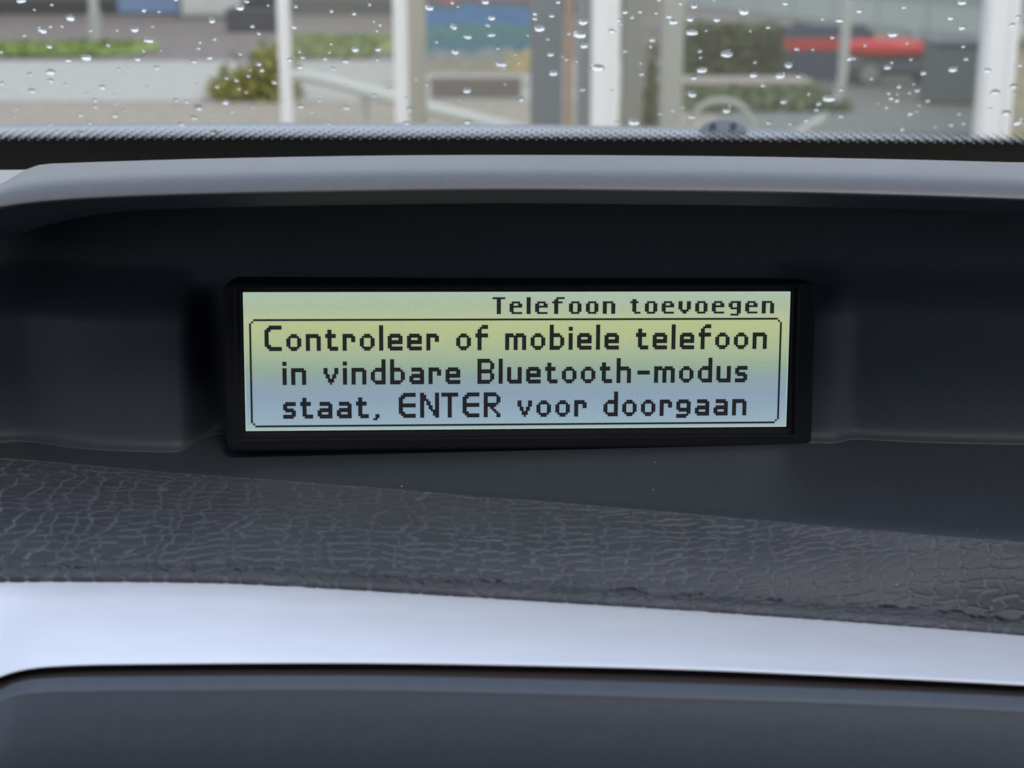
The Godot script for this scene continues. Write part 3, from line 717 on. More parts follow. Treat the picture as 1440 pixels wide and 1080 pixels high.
# ---------------------------------------------------------------- the car
func car_shell() -> void:
	var car := thing("car_body", "silver car body seen from inside, bonnet rim just beyond the windscreen", "car")
	var rows := []
	for x in steps(-0.72, 0.72, 36):
		var r := PackedVector3Array()
		for q in smooth([Vector2(1.75, -0.30), Vector2(1.68, -0.235), Vector2(1.3, -0.163), Vector2(0.95, -0.113), Vector2(0.765, -0.0856), Vector2(0.738, -0.0838), Vector2(0.718, -0.0857), Vector2(0.703, -0.0908), Vector2(0.695, -0.099), Vector2(0.70, -0.115)], [6, 10, 10, 10, 4, 5, 5, 5, 4]):
			r.append(at(x, q.y - 0.06 * (x + 0.12) * (x + 0.12), q.x))
		rows.append(r)
	put("bonnet", sheet(rows), M.paint, car)
	var st := begin()
	st.set_smooth_group(0)
	var nozzle := []
	for k in 9:
		var a := PI * k / 8.0
		nozzle.append(Vector2(cos(a) * 0.0115, sin(a) * 0.0062))
	for j in 6:
		for k in 8:
			var f0 := 0.735 + 0.004 * j
			var s0: float = [1.0, 0.97, 0.88, 0.74, 0.54, 0.3, 0.02][j]
			var s1: float = [1.0, 0.97, 0.88, 0.74, 0.54, 0.3, 0.02][j + 1]
			quad(st, at(0.1 + nozzle[k].x * s1, -0.0868 + nozzle[k].y * s1, f0 + 0.004), at(0.1 + nozzle[k + 1].x * s1, -0.0868 + nozzle[k + 1].y * s1, f0 + 0.004), at(0.1 + nozzle[k + 1].x * s0, -0.0868 + nozzle[k + 1].y * s0, f0), at(0.1 + nozzle[k].x * s0, -0.0868 + nozzle[k].y * s0, f0))
	st.set_smooth_group(-1)
	for k in 8:
		st.add_vertex(at(0.1, -0.0868, 0.735)); st.add_vertex(at(0.1 + nozzle[k].x, -0.0868 + nozzle[k].y, 0.735)); st.add_vertex(at(0.1 + nozzle[k + 1].x, -0.0868 + nozzle[k + 1].y, 0.735))
	var noz := put("washer_nozzle", done(st), mat(lin(0.22, 0.24, 0.3), 0.5), car)
	for s in [-1.0, 1.0]:
		var js := begin()
		tube(js, [at(0.1 + s * 0.0048, -0.0838, 0.7343), at(0.1 + s * 0.0048, -0.0838, 0.738)], 0.0016, 14)
		put("jet", done(js), mat(lin(0.06, 0.065, 0.08), 0.6), noz)
	# unseen rest of the car, built to shade the recess: roof with its lining, pillars, door panels below the windows, floor, rear seat
	box("roof", M.liner, car, at(0, 0.415, -1.2), Vector3(1.34, 0.04, 2.06), 0.015)
	for s in [-1.0, 1.0]:
		var ps := begin()
		tube(ps, [at(s * 0.70, -0.12, 0.70), at(s * 0.66, 0.14, 0.24), at(s * 0.64, 0.40, -0.2)], 0.035, 12)
		put("pillar", done(ps), M.liner, car)
		box("door_panel", M.dark, car, at(s * 0.76, -0.52, -0.55), Vector3(0.05, 0.78, 2.7), 0.02)
	box("floor_pan", M.dark, car, at(0, -0.95, -0.55), Vector3(1.5, 0.04, 2.7), 0.01)
	box("bulkhead", M.dark, car, at(0, -0.55, 0.70), Vector3(1.46, 0.74, 0.04), 0.01)
	for s in [-1.0, 1.0]:  # seats and tailgate out of view, added to block light from behind
		box("front_seat", M.dark, car, at(s * 0.37, -0.30, -0.42), Vector3(0.5, 0.86, 0.18), 0.07)
		box("headrest", M.dark, car, at(s * 0.37, 0.24, -0.44), Vector3(0.28, 0.18, 0.1), 0.04)
	box("tailgate", M.dark, car, at(0, -0.3, -2.18), Vector3(1.36, 1.0, 0.06), 0.02)
	box("rear_seat", M.dark, car, at(0, -0.42, -1.75), Vector3(1.4, 0.95, 0.2), 0.06)

# ---------------------------------------------------------------- the dashboard
func shelf_y(f: float) -> float:
	return -0.1152 - 0.087 * (0.345 - f)

func hood_profile(x: float) -> Array:
	var l := edge(HOOD_LIP, x)
	var c := edge(HOOD_CREST, x)
	var p := [Vector2(c.x + 0.085, c.y - 0.036), Vector2(c.x + 0.055, c.y - 0.015), Vector2(c.x + 0.022, c.y - 0.0046), c]
	for q in [[0.57, 0.0022], [0.25, 0.0031], [0.09, 0.0026]]:
		p.append(l.lerp(c, q[0]) + Vector2(0, q[1] * lerpf(0.35, 1.0, sstep(-0.121, -0.099, x))))
	p.append(l + Vector2(0.0001, 0.0005))
	p.append(l + Vector2(0.0007, 0.0))
	p.append(l + Vector2(0.0014, -0.0001))
	p.append(l + Vector2(0.0030, -0.0006))
	return smooth(p, [4, 5, 6, 6, 6, 5, 4, 4, 3, 4])

func lining_profile(x: float) -> Array:
	var l := edge(HOOD_LIP, x)
	var k := lerpf(1.6, 1.0, sstep(-0.125, -0.08, x))     # the inner face hangs deeper at the left corner
	return smooth([l + Vector2(0.0024, -0.0002), l + Vector2(0.0030, -0.0007), l + Vector2(0.011, -0.0040 * k), l + Vector2(0.020, -0.0058 * k), l + Vector2(0.030, -0.0064 * k), l + Vector2(0.075, -0.0064 * k)], [3, 6, 6, 4, 4])

func wall_foot(x: float) -> float:
	var f := edge(WALL_FOOT, x).x
	f += 0.011 * sstep(-0.079, -0.0715, x) * (1.0 - sstep(0.058, 0.068, x))
	f += 0.005 * sstep(0.0745, 0.083, x)
	return f

func wall_profile(x: float) -> Array:
	var f0 := wall_foot(x)
	var y0 := shelf_y(f0)
	var top := edge(HOOD_LIP, x).y - 0.0055
	var o := []
	for k in 81:
		var t := 1.0 - pow(1.0 - k / 80.0, 1.6)
		var y := lerpf(top, y0 - 0.0006, t)
		var up := y - y0
		var f := lerpf(f0, edge(WALL_FOOT, x).x + 0.0105, sstep(-0.0865, -0.073, y)) + 0.13 * up
		f -= 0.03 * (1.0 - sstep(-0.15, -0.112, x))
		f -= 0.0022 * exp(-maxf(up, 0.0) / 0.0008)
		o.append(Vector2(f, y))
	return o

func pad_base(x: float) -> Array:
	var r := edge(PAD_REAR, x)
	var g := edge(PAD_FRONT, x)
	var k := g + Vector2(0.0040, 0.0023)
	var p := [r + Vector2(0.0012, -0.003), r + Vector2(0.0003, 0.0001), r + Vector2(-0.0007, 0.0011)]
	for t in [0.25, 0.5, 0.75]:
		p.append(r.lerp(k, t) + Vector2(0, 0.0016 * sin(PI * t) + 0.0006))
	p.append(k)
	p.append(g + Vector2(0.0011, 0.0013))
	p.append(g)
	p.append(g + Vector2(0.0012, -0.0022))
	p.append(g + Vector2(0.006, -0.004))
	return smooth(p, [4, 6, 42, 42, 42, 42, 22, 8, 5, 4])

var hash_x := PackedFloat32Array()
var hash_y := PackedFloat32Array()

func cell(ix: int, iy: int) -> Vector2:
	var h := (ix * 73 + iy * 179) & 1023
	return Vector2(ix + 0.5 + 0.42 * hash_x[h], iy + 0.5 + 0.42 * hash_y[h])

# how far a point of the hide lies from the nearest crease, 0 on it
func crease(p: Vector2) -> float:
	var ix := floori(p.x)
	var iy := floori(p.y)
	var d1 := 9.0
	var d2 := 9.0
	for a in [-1, 0, 1]:
		for b in [-1, 0, 1]:
			var d := cell(ix + a, iy + b).distance_squared_to(p)
			if d < d1:
				d2 = d1; d1 = d
			elif d < d2: d2 = d
	return sqrt(d2) - sqrt(d1)

func leather_pad(parent: Node) -> void:
	for i in 1024:
		hash_x.append(rng.randf_range(-1, 1))
		hash_y.append(rng.randf_range(-1, 1))
	var warp := noise(60.0, FastNoiseLite.TYPE_SIMPLEX_SMOOTH, 31, 3)
	var fine := noise(900.0, FastNoiseLite.TYPE_SIMPLEX_SMOOTH, 32, 2)
	var broad := noise(25.0, FastNoiseLite.TYPE_SIMPLEX_SMOOTH, 33, 2)
	var xs := steps(-0.42, -0.136, 90) + steps(-0.1357, 0.1357, 860) + steps(0.136, 0.42, 90)
	var rows := []
	var cols := []
	var run := 30.0
	var was := -0.42
	for x in xs:
		var b := pad_base(x)
		var r := PackedVector3Array()
		var c := PackedColorArray()
		run += (x - was) * 1000.0 / lerpf(5.0, 4.4, 1.0 - sstep(-0.125, -0.03, x))
		was = x
		var arc := 0.0
		for j in b.size():
			var q: Vector2 = b[j]
			if j: arc += q.distance_to(b[j - 1])
			var tan2: Vector2 = (b[mini(j + 1, b.size() - 1)] - b[maxi(j - 1, 0)]).normalized()
			var nrm := Vector2(tan2.y, -tan2.x)          # up and towards the driver
			if nrm.y < 0.0 and j < 150: nrm = -nrm
			var w1 := warp.get_noise_2d(x, q.x) * 1.0
			var w2 := warp.get_noise_2d(x + 9.0, q.x) * 1.0
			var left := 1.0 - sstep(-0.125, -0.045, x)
			var right := sstep(0.0, 0.09, x)
			var sy := lerpf(lerpf(2.5, 1.6, right), 3.4, left)
			var p := Vector2(run + w1 * 0.6, (q.x - 0.315) * 1000.0 / sy + 200.0 + w2 * 0.5)
			var iy := floori(p.y)
			p.x += 0.28 * hash_x[(iy * 37) & 1023] * sstep(0.0, 0.3, p.y - iy) * (1.0 - sstep(0.7, 1.0, p.y - iy))
			var ix := floori(p.x)
			p.y += 0.30 * hash_y[(ix * 53) & 1023] + 0.45 * hash_x[(ix * 11 + 5) & 1023]
			iy = floori(p.y)
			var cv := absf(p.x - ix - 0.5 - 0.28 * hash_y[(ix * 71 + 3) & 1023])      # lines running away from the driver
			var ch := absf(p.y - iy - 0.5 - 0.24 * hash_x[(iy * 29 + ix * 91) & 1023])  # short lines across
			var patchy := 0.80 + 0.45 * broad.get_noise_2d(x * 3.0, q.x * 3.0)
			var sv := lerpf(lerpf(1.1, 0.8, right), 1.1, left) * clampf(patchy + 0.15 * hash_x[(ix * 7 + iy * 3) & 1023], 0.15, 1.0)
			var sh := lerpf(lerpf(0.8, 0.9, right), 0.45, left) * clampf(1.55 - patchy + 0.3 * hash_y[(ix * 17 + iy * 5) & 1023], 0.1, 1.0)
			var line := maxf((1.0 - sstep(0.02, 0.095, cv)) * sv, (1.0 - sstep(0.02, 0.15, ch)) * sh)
			var fold := clampf(1.0 - absf(float(j) - 188.0) / 16.0, 0.0, 1.0)
			var crack := 1.0 - sstep(0.4, 2.6, absf(float(j) - 182.0 - 7.0 * warp.get_noise_2d(x * 2.0, 4.0) - 2.5 * hash_y[(ix * 13) & 1023]))
			crack *= clampf(0.75 + 0.6 * hash_x[(ix * 5 + 1) & 1023], 0.0, 1.0)
			var h := -0.00036 * lerpf(1.0, 0.8, right) * line + 0.00010 * broad.get_noise_2d(x, q.x) + 0.00003 * fine.get_noise_2d(x, q.x)
			h -= fold * 0.00035 * line + crack * 0.00065
			q += nrm * h
			r.append(at(x, q.y, q.x))
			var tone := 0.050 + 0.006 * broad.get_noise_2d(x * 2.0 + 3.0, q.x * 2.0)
			tone = lerpf(tone, 0.118, line * (1.0 - fold) * (0.66 + 0.55 * left))  # light caught on the crease edges, painted in paler, more at the left
			tone = lerpf(tone, 0.03, crack * 0.8)  # shade inside the fold cracks, darkened into the colour
			tone = lerpf(tone, 0.11, 0.8 * (1.0 - sstep(1.0, 3.0, absf(float(j) - 9.5))))     # a paler line along the raised back edge of the pad
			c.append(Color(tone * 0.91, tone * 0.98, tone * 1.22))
		rows.append(r)
		cols.append(c)
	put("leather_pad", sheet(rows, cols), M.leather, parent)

func trim_profile(x: float) -> Array:
	var u := edge(PAD_FRONT, x)
	var g := edge(TRIM_FOOT, x)
	var p := [u + Vector2(0.006, -0.0035), u + Vector2(0.0015, -0.0006)]
	for t in [0.15, 0.4, 0.65, 0.88]:
		p.append(u.lerp(g, t) + Vector2(0, 0.0005 * sin(PI * pow(t, 1.2))))
	p.append(g + Vector2(0.0004, 0.0001))
	p.append(g + Vector2(0.0, -0.00015))
	p.append(g + Vector2(0.0004, -0.0005))
	p.append(g + Vector2(0.004, -0.0012))
	return smooth(p, [3, 4, 6, 6, 6, 5, 4, 4, 4])

func panel_profile(x: float) -> Array:
	var t := edge(PANEL_TOP, x)
	var p := [t + Vector2(0.004, -0.007), t + Vector2(0.0006, -0.0012), t + Vector2(0.0001, -0.0002), t + Vector2(-0.0007, -0.0003), t + Vector2(-0.0030, -0.0011), t + Vector2(-0.0037, -0.0020), t + Vector2(-0.0060, -0.0062), t + Vector2(-0.0080, -0.0112), t + Vector2(-0.0091, -0.0170), t + Vector2(-0.0094, -0.028), t + Vector2(-0.009, -0.16)]
	return smooth(p, [3, 3, 3, 5, 4, 6, 6, 6, 6, 1])

func gap_profile(x: float) -> Array:
	var g := edge(TRIM_FOOT, x)
	var t := edge(PANEL_TOP, x)
	return [g + Vector2(0.01, -0.0025), g + Vector2(0.0012, -0.0022), t + Vector2(0.0004, -0.0024), t + Vector2(-0.002, -0.006)]

func dash_top_profile(x: float) -> Array:
	var r := 0.455 + 0.05 * x
	return smooth([Vector2(r + 0.09, -0.12), Vector2(r + 0.012, -0.072), Vector2(r, -0.0640), Vector2(r - 0.012, -0.0632), Vector2(0.40, -0.0635)], [5, 5, 4, 5])

func dashboard() -> void:
	var d := thing("dashboard", "dark grey dashboard with a hooded display recess, grained leather pad and silver strip", "dashboard")
	var xs := steps(-0.42, -0.15, 30) + steps(-0.148, 0.15, 160) + steps(0.155, 0.42, 30)
	put("hood", sweep(hood_profile, xs), M.hood, d)
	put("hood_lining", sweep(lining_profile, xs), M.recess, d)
	put("dashboard_top", sweep(dash_top_profile, steps(-0.66, 0.66, 60)), M.dash_top, d)
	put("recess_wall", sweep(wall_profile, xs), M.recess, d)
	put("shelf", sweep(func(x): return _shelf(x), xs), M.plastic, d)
	leather_pad(d)
	put("trim_strip", sweep(trim_profile, xs), M.trim, d)
	put("seal", sweep(gap_profile, xs), M.seal, d)
	put("lower_panel", sweep(panel_profile, xs), M.panel, d)
	var st := begin()
	st.set_smooth_group(-1)
	for i in 26:       # lint and dust lying on the shelf and the pad
		var x := rng.randf_range(-0.13, 0.14)
		var r := edge(PAD_REAR, x)
		var f := lerpf(r.x - 0.03, r.x + 0.03, rng.randf())
		var y := shelf_y(f) + 0.00012
		if f < r.x:
			var b := pad_base(x)
			for q in b:
				if q.x < f + 0.0004: y = q.y + 0.00015; break
		var s := rng.randf_range(0.00005, 0.00011)
		var a := rng.randf() * TAU
		var u := Vector3(cos(a), 0.1, sin(a)) * s * rng.randf_range(1.0, 3.0)
		var v := Vector3(-sin(a), 0.4, cos(a)) * s
		var p := at(x, y + s * 0.5, f)
		quad(st, p - u - v, p - u + v, p + u + v, p + u - v)
	tag(put("dust", done(st), mat(lin(0.45, 0.45, 0.45), 0.9), d), "", "", "", "stuff")

func _shelf(x: float) -> Array:
	var r := edge(PAD_REAR, x)
	var o := []
	for k in 13:
		var f := lerpf(0.405, r.x - 0.001, k / 12.0)
		o.append(Vector2(f, shelf_y(f)))
	o.append(Vector2(r.x - 0.003, shelf_y(r.x) - 0.004))
	return o

# ---------------------------------------------------------------- the display
const TALL := {   # letters of the message, twelve rows; rows above the first given are empty
	"C": "..###### .####### ###..... ##...... ##...... ##...... ##...... ##...... ##...... ###..... .####### ..######",
	"E": "..###### .####### ###..... ##...... ##...... ######## ######## ##...... ##...... ###..... .####### ..######",
	"B": "######.. #######. ##....## ##....## ##....## #######. #######. ##....## ##....## ##....## #######. ######..",
	"N": "##.....## ###....## ###....## ####...## ##.##..## ##.##..## ##..##.## ##..##.## ##...#### ##....### ##....### ##.....##",
	"T": "######## ######## ...##... ...##... ...##... ...##... ...##... ...##... ...##... ...##... ...##... ...##...",
	"R": "######.. #######. ##....## ##....## ##....## #######. ######.. ##.##... ##..##.. ##...##. ##....## ##....##",
	"o": "..###.. .#####. ##...## ##...## ##...## ##...## .#####. ..###..",
	"n": "######. ####### ##...## ##...## ##...## ##...## ##...## ##...##",
	"t": ".##... .##... #####. #####. .##... .##... .##... .##... .##### ..####",
	"r": "#####. ###### ##..## ##..## ##.... ##.... ##.... ##....",
	"l": "## ## ## ## ## ## ## ## ## ## ## ##",
	"i": "## ## .. ## ## ## ## ## ## ## ##",
	"e": ".#####. ####### ##...## ####### ####### ##..... ####### .######",
	"f": "...### ..#### .##... .##... ###### ###### .##... .##... .##... .##... .##... .##...",
	"m": "####.####. ########## ##..##..## ##..##..## ##..##..## ##..##..## ##..##..## ##..##..##",
	"b": "##..... ##..... ##..... ##..... #####.. ######. ##...## ##...## ##...## ##...## ######. #####..",
	"d": ".....## .....## .....## .....## ..##### .###### ##...## ##...## ##...## ##...## .###### ..#####",
	"v": "##...## ##...## ##...## .##.##. .##.##. ..###.. ..###.. ...#...",
	"a": ".#####. .###### .....## .###### ####### ##...## ####### .######",
	"h": "##..... ##..... ##..... ##..... ######. ####### ##...## ##...## ##...## ##...## ##...## ##...##",
	"u": "##...## ##...## ##...## ##...## ##...## ##...## ####### .######",
	"s": ".##### ###### ##.... #####. .##### ....## ###### #####.",
	"g": ".#####. ####### ##...## ##...## ####### .###### .....## ######. #####..",
	",": ".## .## ##.",
	"-": "###### ######",
}
const SMALL := {  # letters of the heading, eight rows
	"T": "###### ..##.. ..##.. ..##.. ..##.. ..##.. ..##.. ..##..",
	"e": ".####. ##..## ###### ##.... ##.... .#####",
	"l": "## ## ## ## ## ## ## ##",
	"f": "..#### .##... #####. .##... .##... .##... .##... .##...",
	"o": ".####. ##..## ##..## ##..## ##..## .####.",
	"n": "#####. ##..## ##..## ##..## ##..## ##..##",
	"t": ".##.. ####. .##.. .##.. .##.. .##.. ..###",
	"v": "##..## ##..## ##..## ##..## .####. ..##..",
	"g": ".##### ##..## ##..## .##### ....## ....## .####.",
}

func lcd_color(row: float) -> Color:
	var stops := LCD_STOPS
	for i in stops.size() - 1:
		if row <= stops[i + 1][0]:
			return stops[i][1].lerp(stops[i + 1][1], clampf((row - stops[i][0]) / (stops[i + 1][0] - stops[i][0]), 0.0, 1.0))
	return stops[-1][1]

func write(dots: Dictionary, letters: Dictionary, text: String, col: int, base: int) -> void:
	for ch in text:
		if ch == " ":
			col += 5 if letters == SMALL else 6
			continue
		var rows: PackedStringArray = letters[ch].split(" ")
		var first := base - rows.size() + 1
		if ch == ",": first = base - 1
		if ch == "-": first = base - 5; col += 1
		if ch == "g": first = base - (5 if letters == SMALL else 7)
		for y in rows.size():
			for x in rows[y].length():
				if rows[y][x] == "#": dots[Vector2i(col + x, first + y)] = true
		col += rows[0].length() + 2
		if ch == "N": col -= 1
		if ch == "-": col += 0
		if ch == ",": col += 1

func lcd_picture() -> ImageTexture:
	var dots := {}
	write(dots, SMALL, "Telefoon toevoegen", 115, 9)
	write(dots, TALL, "Controleer of mobiele telefoon", 9, 26)
	write(dots, TALL, "in vindbare Bluetooth-modus", 17, 42)
	write(dots, TALL, "staat, ENTER voor doorgaan", 17, 58)
	for x in range(4, 251):
		dots[Vector2i(x, 12)] = true
		dots[Vector2i(x, 62)] = true
	for y in range(14, 61):
		dots[Vector2i(2, y)] = true
		dots[Vector2i(252, y)] = true
	for p in [Vector2i(3, 13), Vector2i(251, 13), Vector2i(3, 61), Vector2i(251, 61)]: dots[p] = true
	var k := 7
	var im := Image.create(257 * k, 65 * k, false, Image.FORMAT_RGB8)
	for y in 65:
		im.fill_rect(Rect2i(0, y * k, 257 * k, k), lcd_color(y))
	# the bare rim of the glass round the dots is paler
	var rim := LCD_RIM
	im.fill_rect(Rect2i(0, 0, 257 * k, 3), rim); im.fill_rect(Rect2i(0, 65 * k - 4, 257 * k, 4), rim)
	im.fill_rect(Rect2i(0, 0, 3, 65 * k), rim); im.fill_rect(Rect2i(257 * k - 3, 0, 3, 65 * k), rim)
	for y in 64:
		var c := lcd_color(y)
		for x in 256:
			var j := rng.randf_range(-0.008, 0.008)
			var o := Vector2i(x * k + 3, y * k + 3)
			if dots.has(Vector2i(x, y)):
				im.fill_rect(Rect2i(o, Vector2i(k, k)), c * 0.30)
				im.fill_rect(Rect2i(o, Vector2i(k - 1, k - 1)), LCD_INK)
			else:
				im.fill_rect(Rect2i(o, Vector2i(k, k)), c * 0.93)
				im.fill_rect(Rect2i(o, Vector2i(k - 1, k - 1)), Color(c.r + j, c.g + j, c.b + j))
	return ImageTexture.create_from_image(im)

func display() -> void:
	var w := 0.128
	var h := w * 65.0 / 257.0
	var c0 := at(LCD[0].x, LCD[0].y, LCD[0].z)
	var c1 := at(LCD[1].x, LCD[1].y, LCD[1].z)
	var c2 := at(LCD[2].x, LCD[2].y, LCD[2].z)
	var right := (c1 - c0).normalized()
	var up := (c0 - c2).normalized()
	var d := thing("display_screen", "black framed dot matrix display with a lit yellow-green to blue screen of text", "display")
	d.transform = Transform3D(Basis(right, up, right.cross(up)).orthonormalized(), c2 + right * w / 2.0)
	var st := begin()
	var x0 := -w / 2.0 - 0.0043
	var x1 := w / 2.0 + 0.0058
	var y0 := -0.0046
	var y1 := h + 0.0024
	var a := 0.0019
	bands(st, [rrect(x0, x1, y0, y1, 0.002, -0.04), rrect(x0, x1, y0, y1, 0.002, 0.0016), rrect(x0 + 0.0003, x1 - 0.0003, y0 + 0.0003, y1 - 0.0003, 0.0018, 0.0022), rrect(x0 + 0.0008, x1 - 0.0008, y0 + 0.0008, y1 - 0.0008, 0.0016, 0.0024),
		rrect(-w / 2 - a, w / 2 + a, -a, h + 0.0012, 0.0004, 0.0024), rrect(-w / 2 - a + 0.0003, w / 2 + a - 0.0003, -a + 0.0003, h + 0.001, 0.0004, 0.0021), rrect(-w / 2 - a + 0.0004, w / 2 + a - 0.0004, -a + 0.0004, h + 0.0009, 0.0004, -0.001)])
	put("bezel", done(st), M.black, d)
	st = begin()
	bands(st, [rrect(-w / 2 - a, w / 2 + a, -a, h + 0.0011, 0.0003, 0.0006), rrect(-w / 2 - 0.0006, w / 2 + 0.0006, -0.0006, h + 0.0005, 0.0003, 0.0006), rrect(-w / 2 - 0.0003, w / 2 + 0.0003, -0.0003, h + 0.0003, 0.0002, -0.0006)])
	put("inner_rim", done(st), M.lip, d)
	st = begin()
	cbox(st, Transform3D(Basis(), Vector3(0, h / 2, -0.0006)), Vector3(w + 0.004, h + 0.002, 0.0008), 0.0001)
	put("backing", done(st), M.black, d)
	var rows := []
	for i in 2:
		rows.append(PackedVector3Array([Vector3((i - 0.5) * w, h, 0), Vector3((i - 0.5) * w, 0, 0)]))
	var m := mat(Color(0.02, 0.02, 0.02), 0.4)
	m.emission_enabled = true
	m.emission = Color.BLACK
	m.emission_texture = lcd_picture()
	m.emission_energy_multiplier = LCD_ENERGY
	put("lit_screen", sheet(rows), m, d)

# ---------------------------------------------------------------- the windscreen
const RAKE := 30.0

func on_glass(u: float, s: float, out := 0.0) -> Vector3:
	var c := cos(deg_to_rad(RAKE))
	var k := sin(deg_to_rad(RAKE))
	return at(u, -0.068 + s * k + out * c, 0.60 - s * c + out * k)

func frit_edge(u: float) -> float:
	return -0.0105 - 0.0035 * sstep(-0.2, 0.2, u) - 0.06 * u * u

func windscreen() -> void:
	var ws := thing("windscreen", "raked car windscreen wet with raindrops, black dotted band along its lower edge", "windscreen", Vector3.ZERO)
	var rows := []
	for u in steps(-0.66, 0.66, 12):
		var r := PackedVector3Array()
		for s in steps(0.92, -0.09, 10): r.append(on_glass(u, s))
		rows.append(r)
	put("glass_pane", sheet(rows), M.glass, ws)
	rows = []
	for u in steps(-0.66, 0.66, 200):
		var r := PackedVector3Array()
		for t in steps(0, 1, 4): r.append(on_glass(u, lerpf(frit_edge(u), -0.10, t), -0.0006))
		rows.append(r)
	put("black_band", sheet(rows), M.frit, ws)
	var st := begin()
	st.set_smooth_group(-1)
	var pitch := 0.00385
	for k in 6:
		for i in range(-62, 63):
			var u := (i + 0.5 * (k % 2)) * pitch
			var s: float = frit_edge(u) + 0.0002 + 0.00215 * k
			var rad: float = [0.00175, 0.0014, 0.00105, 0.00075, 0.0005, 0.0003][k]
			for a in 10:
				var b0 := TAU * a / 10.0
				var b1 := TAU * (a + 1) / 10.0
				st.add_vertex(on_glass(u, s, -0.0006))
				st.add_vertex(on_glass(u + rad * cos(b1), s + rad * sin(b1), -0.0006))
				st.add_vertex(on_glass(u + rad * cos(b0), s + rad * sin(b0), -0.0006))
	tag(put("dot_pattern", done(st), M.frit, ws), "", "", "", "stuff")

func drop_mesh(k: int) -> ArrayMesh:
	var st := begin()
	st.set_smooth_group(1)
	var n := 22
	var high: float = [0.50, 0.42, 0.55, 0.46, 0.38, 0.52][k]
	var ph := k * 1.7
	var rings := []
	for j in 8:
		var t := j / 7.0 * PI * 0.5
		var ring := []
		for i in n:
			var a := TAU * i / n
			var wob := 1.0 + 0.09 * sin(a * 2.0 + ph) + 0.05 * sin(a * 3.0 + ph * 2.3)
			var rr := cos(t) * wob
			ring.append(Vector3(cos(a) * rr, sin(a) * rr - 0.10 * sin(t), high * sin(t)))
		rings.append(ring)
	for j in 7:
		for i in n:
			var i2 := (i + 1) % n
			if j == 6:
				st.add_vertex(rings[j][i]); st.add_vertex(rings[7][0]); st.add_vertex(rings[j][i2])
			else:
				quad(st, rings[j][i], rings[j + 1][i], rings[j + 1][i2], rings[j][i2])
	st.set_smooth_group(-1)
	for i in n:
		st.add_vertex(Vector3.ZERO); st.add_vertex(rings[0][i]); st.add_vertex(rings[0][(i + 1) % n])
	return done(st)

func raindrops() -> void:
	var kinds := []
	for k in 6: kinds.append(drop_mesh(k))
	var out := on_glass(0, 0, 1.0) - on_glass(0, 0)
	var along := on_glass(0, 1.0) - on_glass(0, 0)
	for line in DROPS.strip_edges().split("\n"):
		var v := line.split("|")
		var q := v[0].split_floats(" ")
		var o := put("raindrop", kinds[rng.randi() % 6], M.water)
		var half := (q[2] * 0.9 + 0.32) / 2150.0
		var b := Basis(-Vector3.RIGHT, along, out) * Basis(Vector3.BACK, rng.randf_range(-0.3, 0.3))
		o.transform = Transform3D(b * Basis.from_scale(Vector3(half, half * q[3], half * 1.2)), on_glass(q[0] / 10000.0, q[1] / 10000.0, 0.0002))
		tag(o, v[1], "raindrop", "raindrops on the windscreen")

# ---------------------------------------------------------------- the street
func leaves(called: String, parent: Node, m: Material, count: int, size: float, place: Callable) -> void:
	var st := begin()
	st.set_smooth_group(-1)
	for i in count:
		var p: Vector3 = place.call()
		var b := Basis.from_euler(Vector3(rng.randf_range(-0.9, 0.9), rng.randf() * TAU, rng.randf_range(-0.7, 0.7)))
		var s := size * rng.randf_range(0.6, 1.3)
		var tint := rng.randf_range(0.55, 1.35)
		var warm := rng.randf_range(0.85, 1.25)
		st.set_color(Color(tint * warm, tint, tint * 0.8))
		var tip := p + b * Vector3(0, 0, -s)
		var back := p + b * Vector3(0, 0, s)
		var l := p + b * Vector3(-s * 0.5, s * 0.15, 0)
		var r := p + b * Vector3(s * 0.5, s * 0.15, 0)
		st.add_vertex(l); st.add_vertex(tip); st.add_vertex(r)
		st.add_vertex(l); st.add_vertex(r); st.add_vertex(back)
	var o := put(called, done(st), m, parent)
	if parent == null: tag(o, "", "", "", "stuff")

func leaf_mat(c: Color) -> StandardMaterial3D:
	var m := mat(c, 0.6)
	m.vertex_color_use_as_albedo = true
	m.backlight_enabled = true
	m.backlight = Color(0.3, 0.34, 0.12)
	return m

func bush(called: String, label: String, category: String, where: Vector3, rad: Vector3, count: int, c: Color) -> void:
	var t := thing(called, label, category, where)
	leaves("foliage", t, leaf_mat(c), count, 0.035, func():
		while true:
			var p := Vector3(rng.randf_range(-1.15, 1), rng.randf_range(0, 1.05), rng.randf_range(-1, 1))
			var lump := 0.74 + 0.2 * sin(p.x * 9.0 + where.x) * cos(p.z * 7.0 + p.y * 5.0) + 0.14 * rng.randf() * rng.randf()
			var high := Vector3((p.x - 0.25) / 0.8, p.y, p.z / 0.9).length()
			var low := Vector3((p.x + 0.45) / 0.75, p.y / 0.62, p.z / 0.8).length()
			if minf(high, low) < lump: return p * rad
	)
	var st := begin()
	for i in 7:
		var a := TAU * i / 7.0
		tube(st, [Vector3(cos(a) * 0.02, 0, sin(a) * 0.02), Vector3(cos(a) * rad.x * 0.25, rad.y * 0.4, sin(a) * rad.z * 0.25), Vector3(cos(a) * rad.x * 0.55, rad.y * 0.75, sin(a) * rad.z * 0.55)], 0.012, 6, 0.004)
	put("stem", done(st), mat(lin(0.1, 0.07, 0.05), 0.9), t)

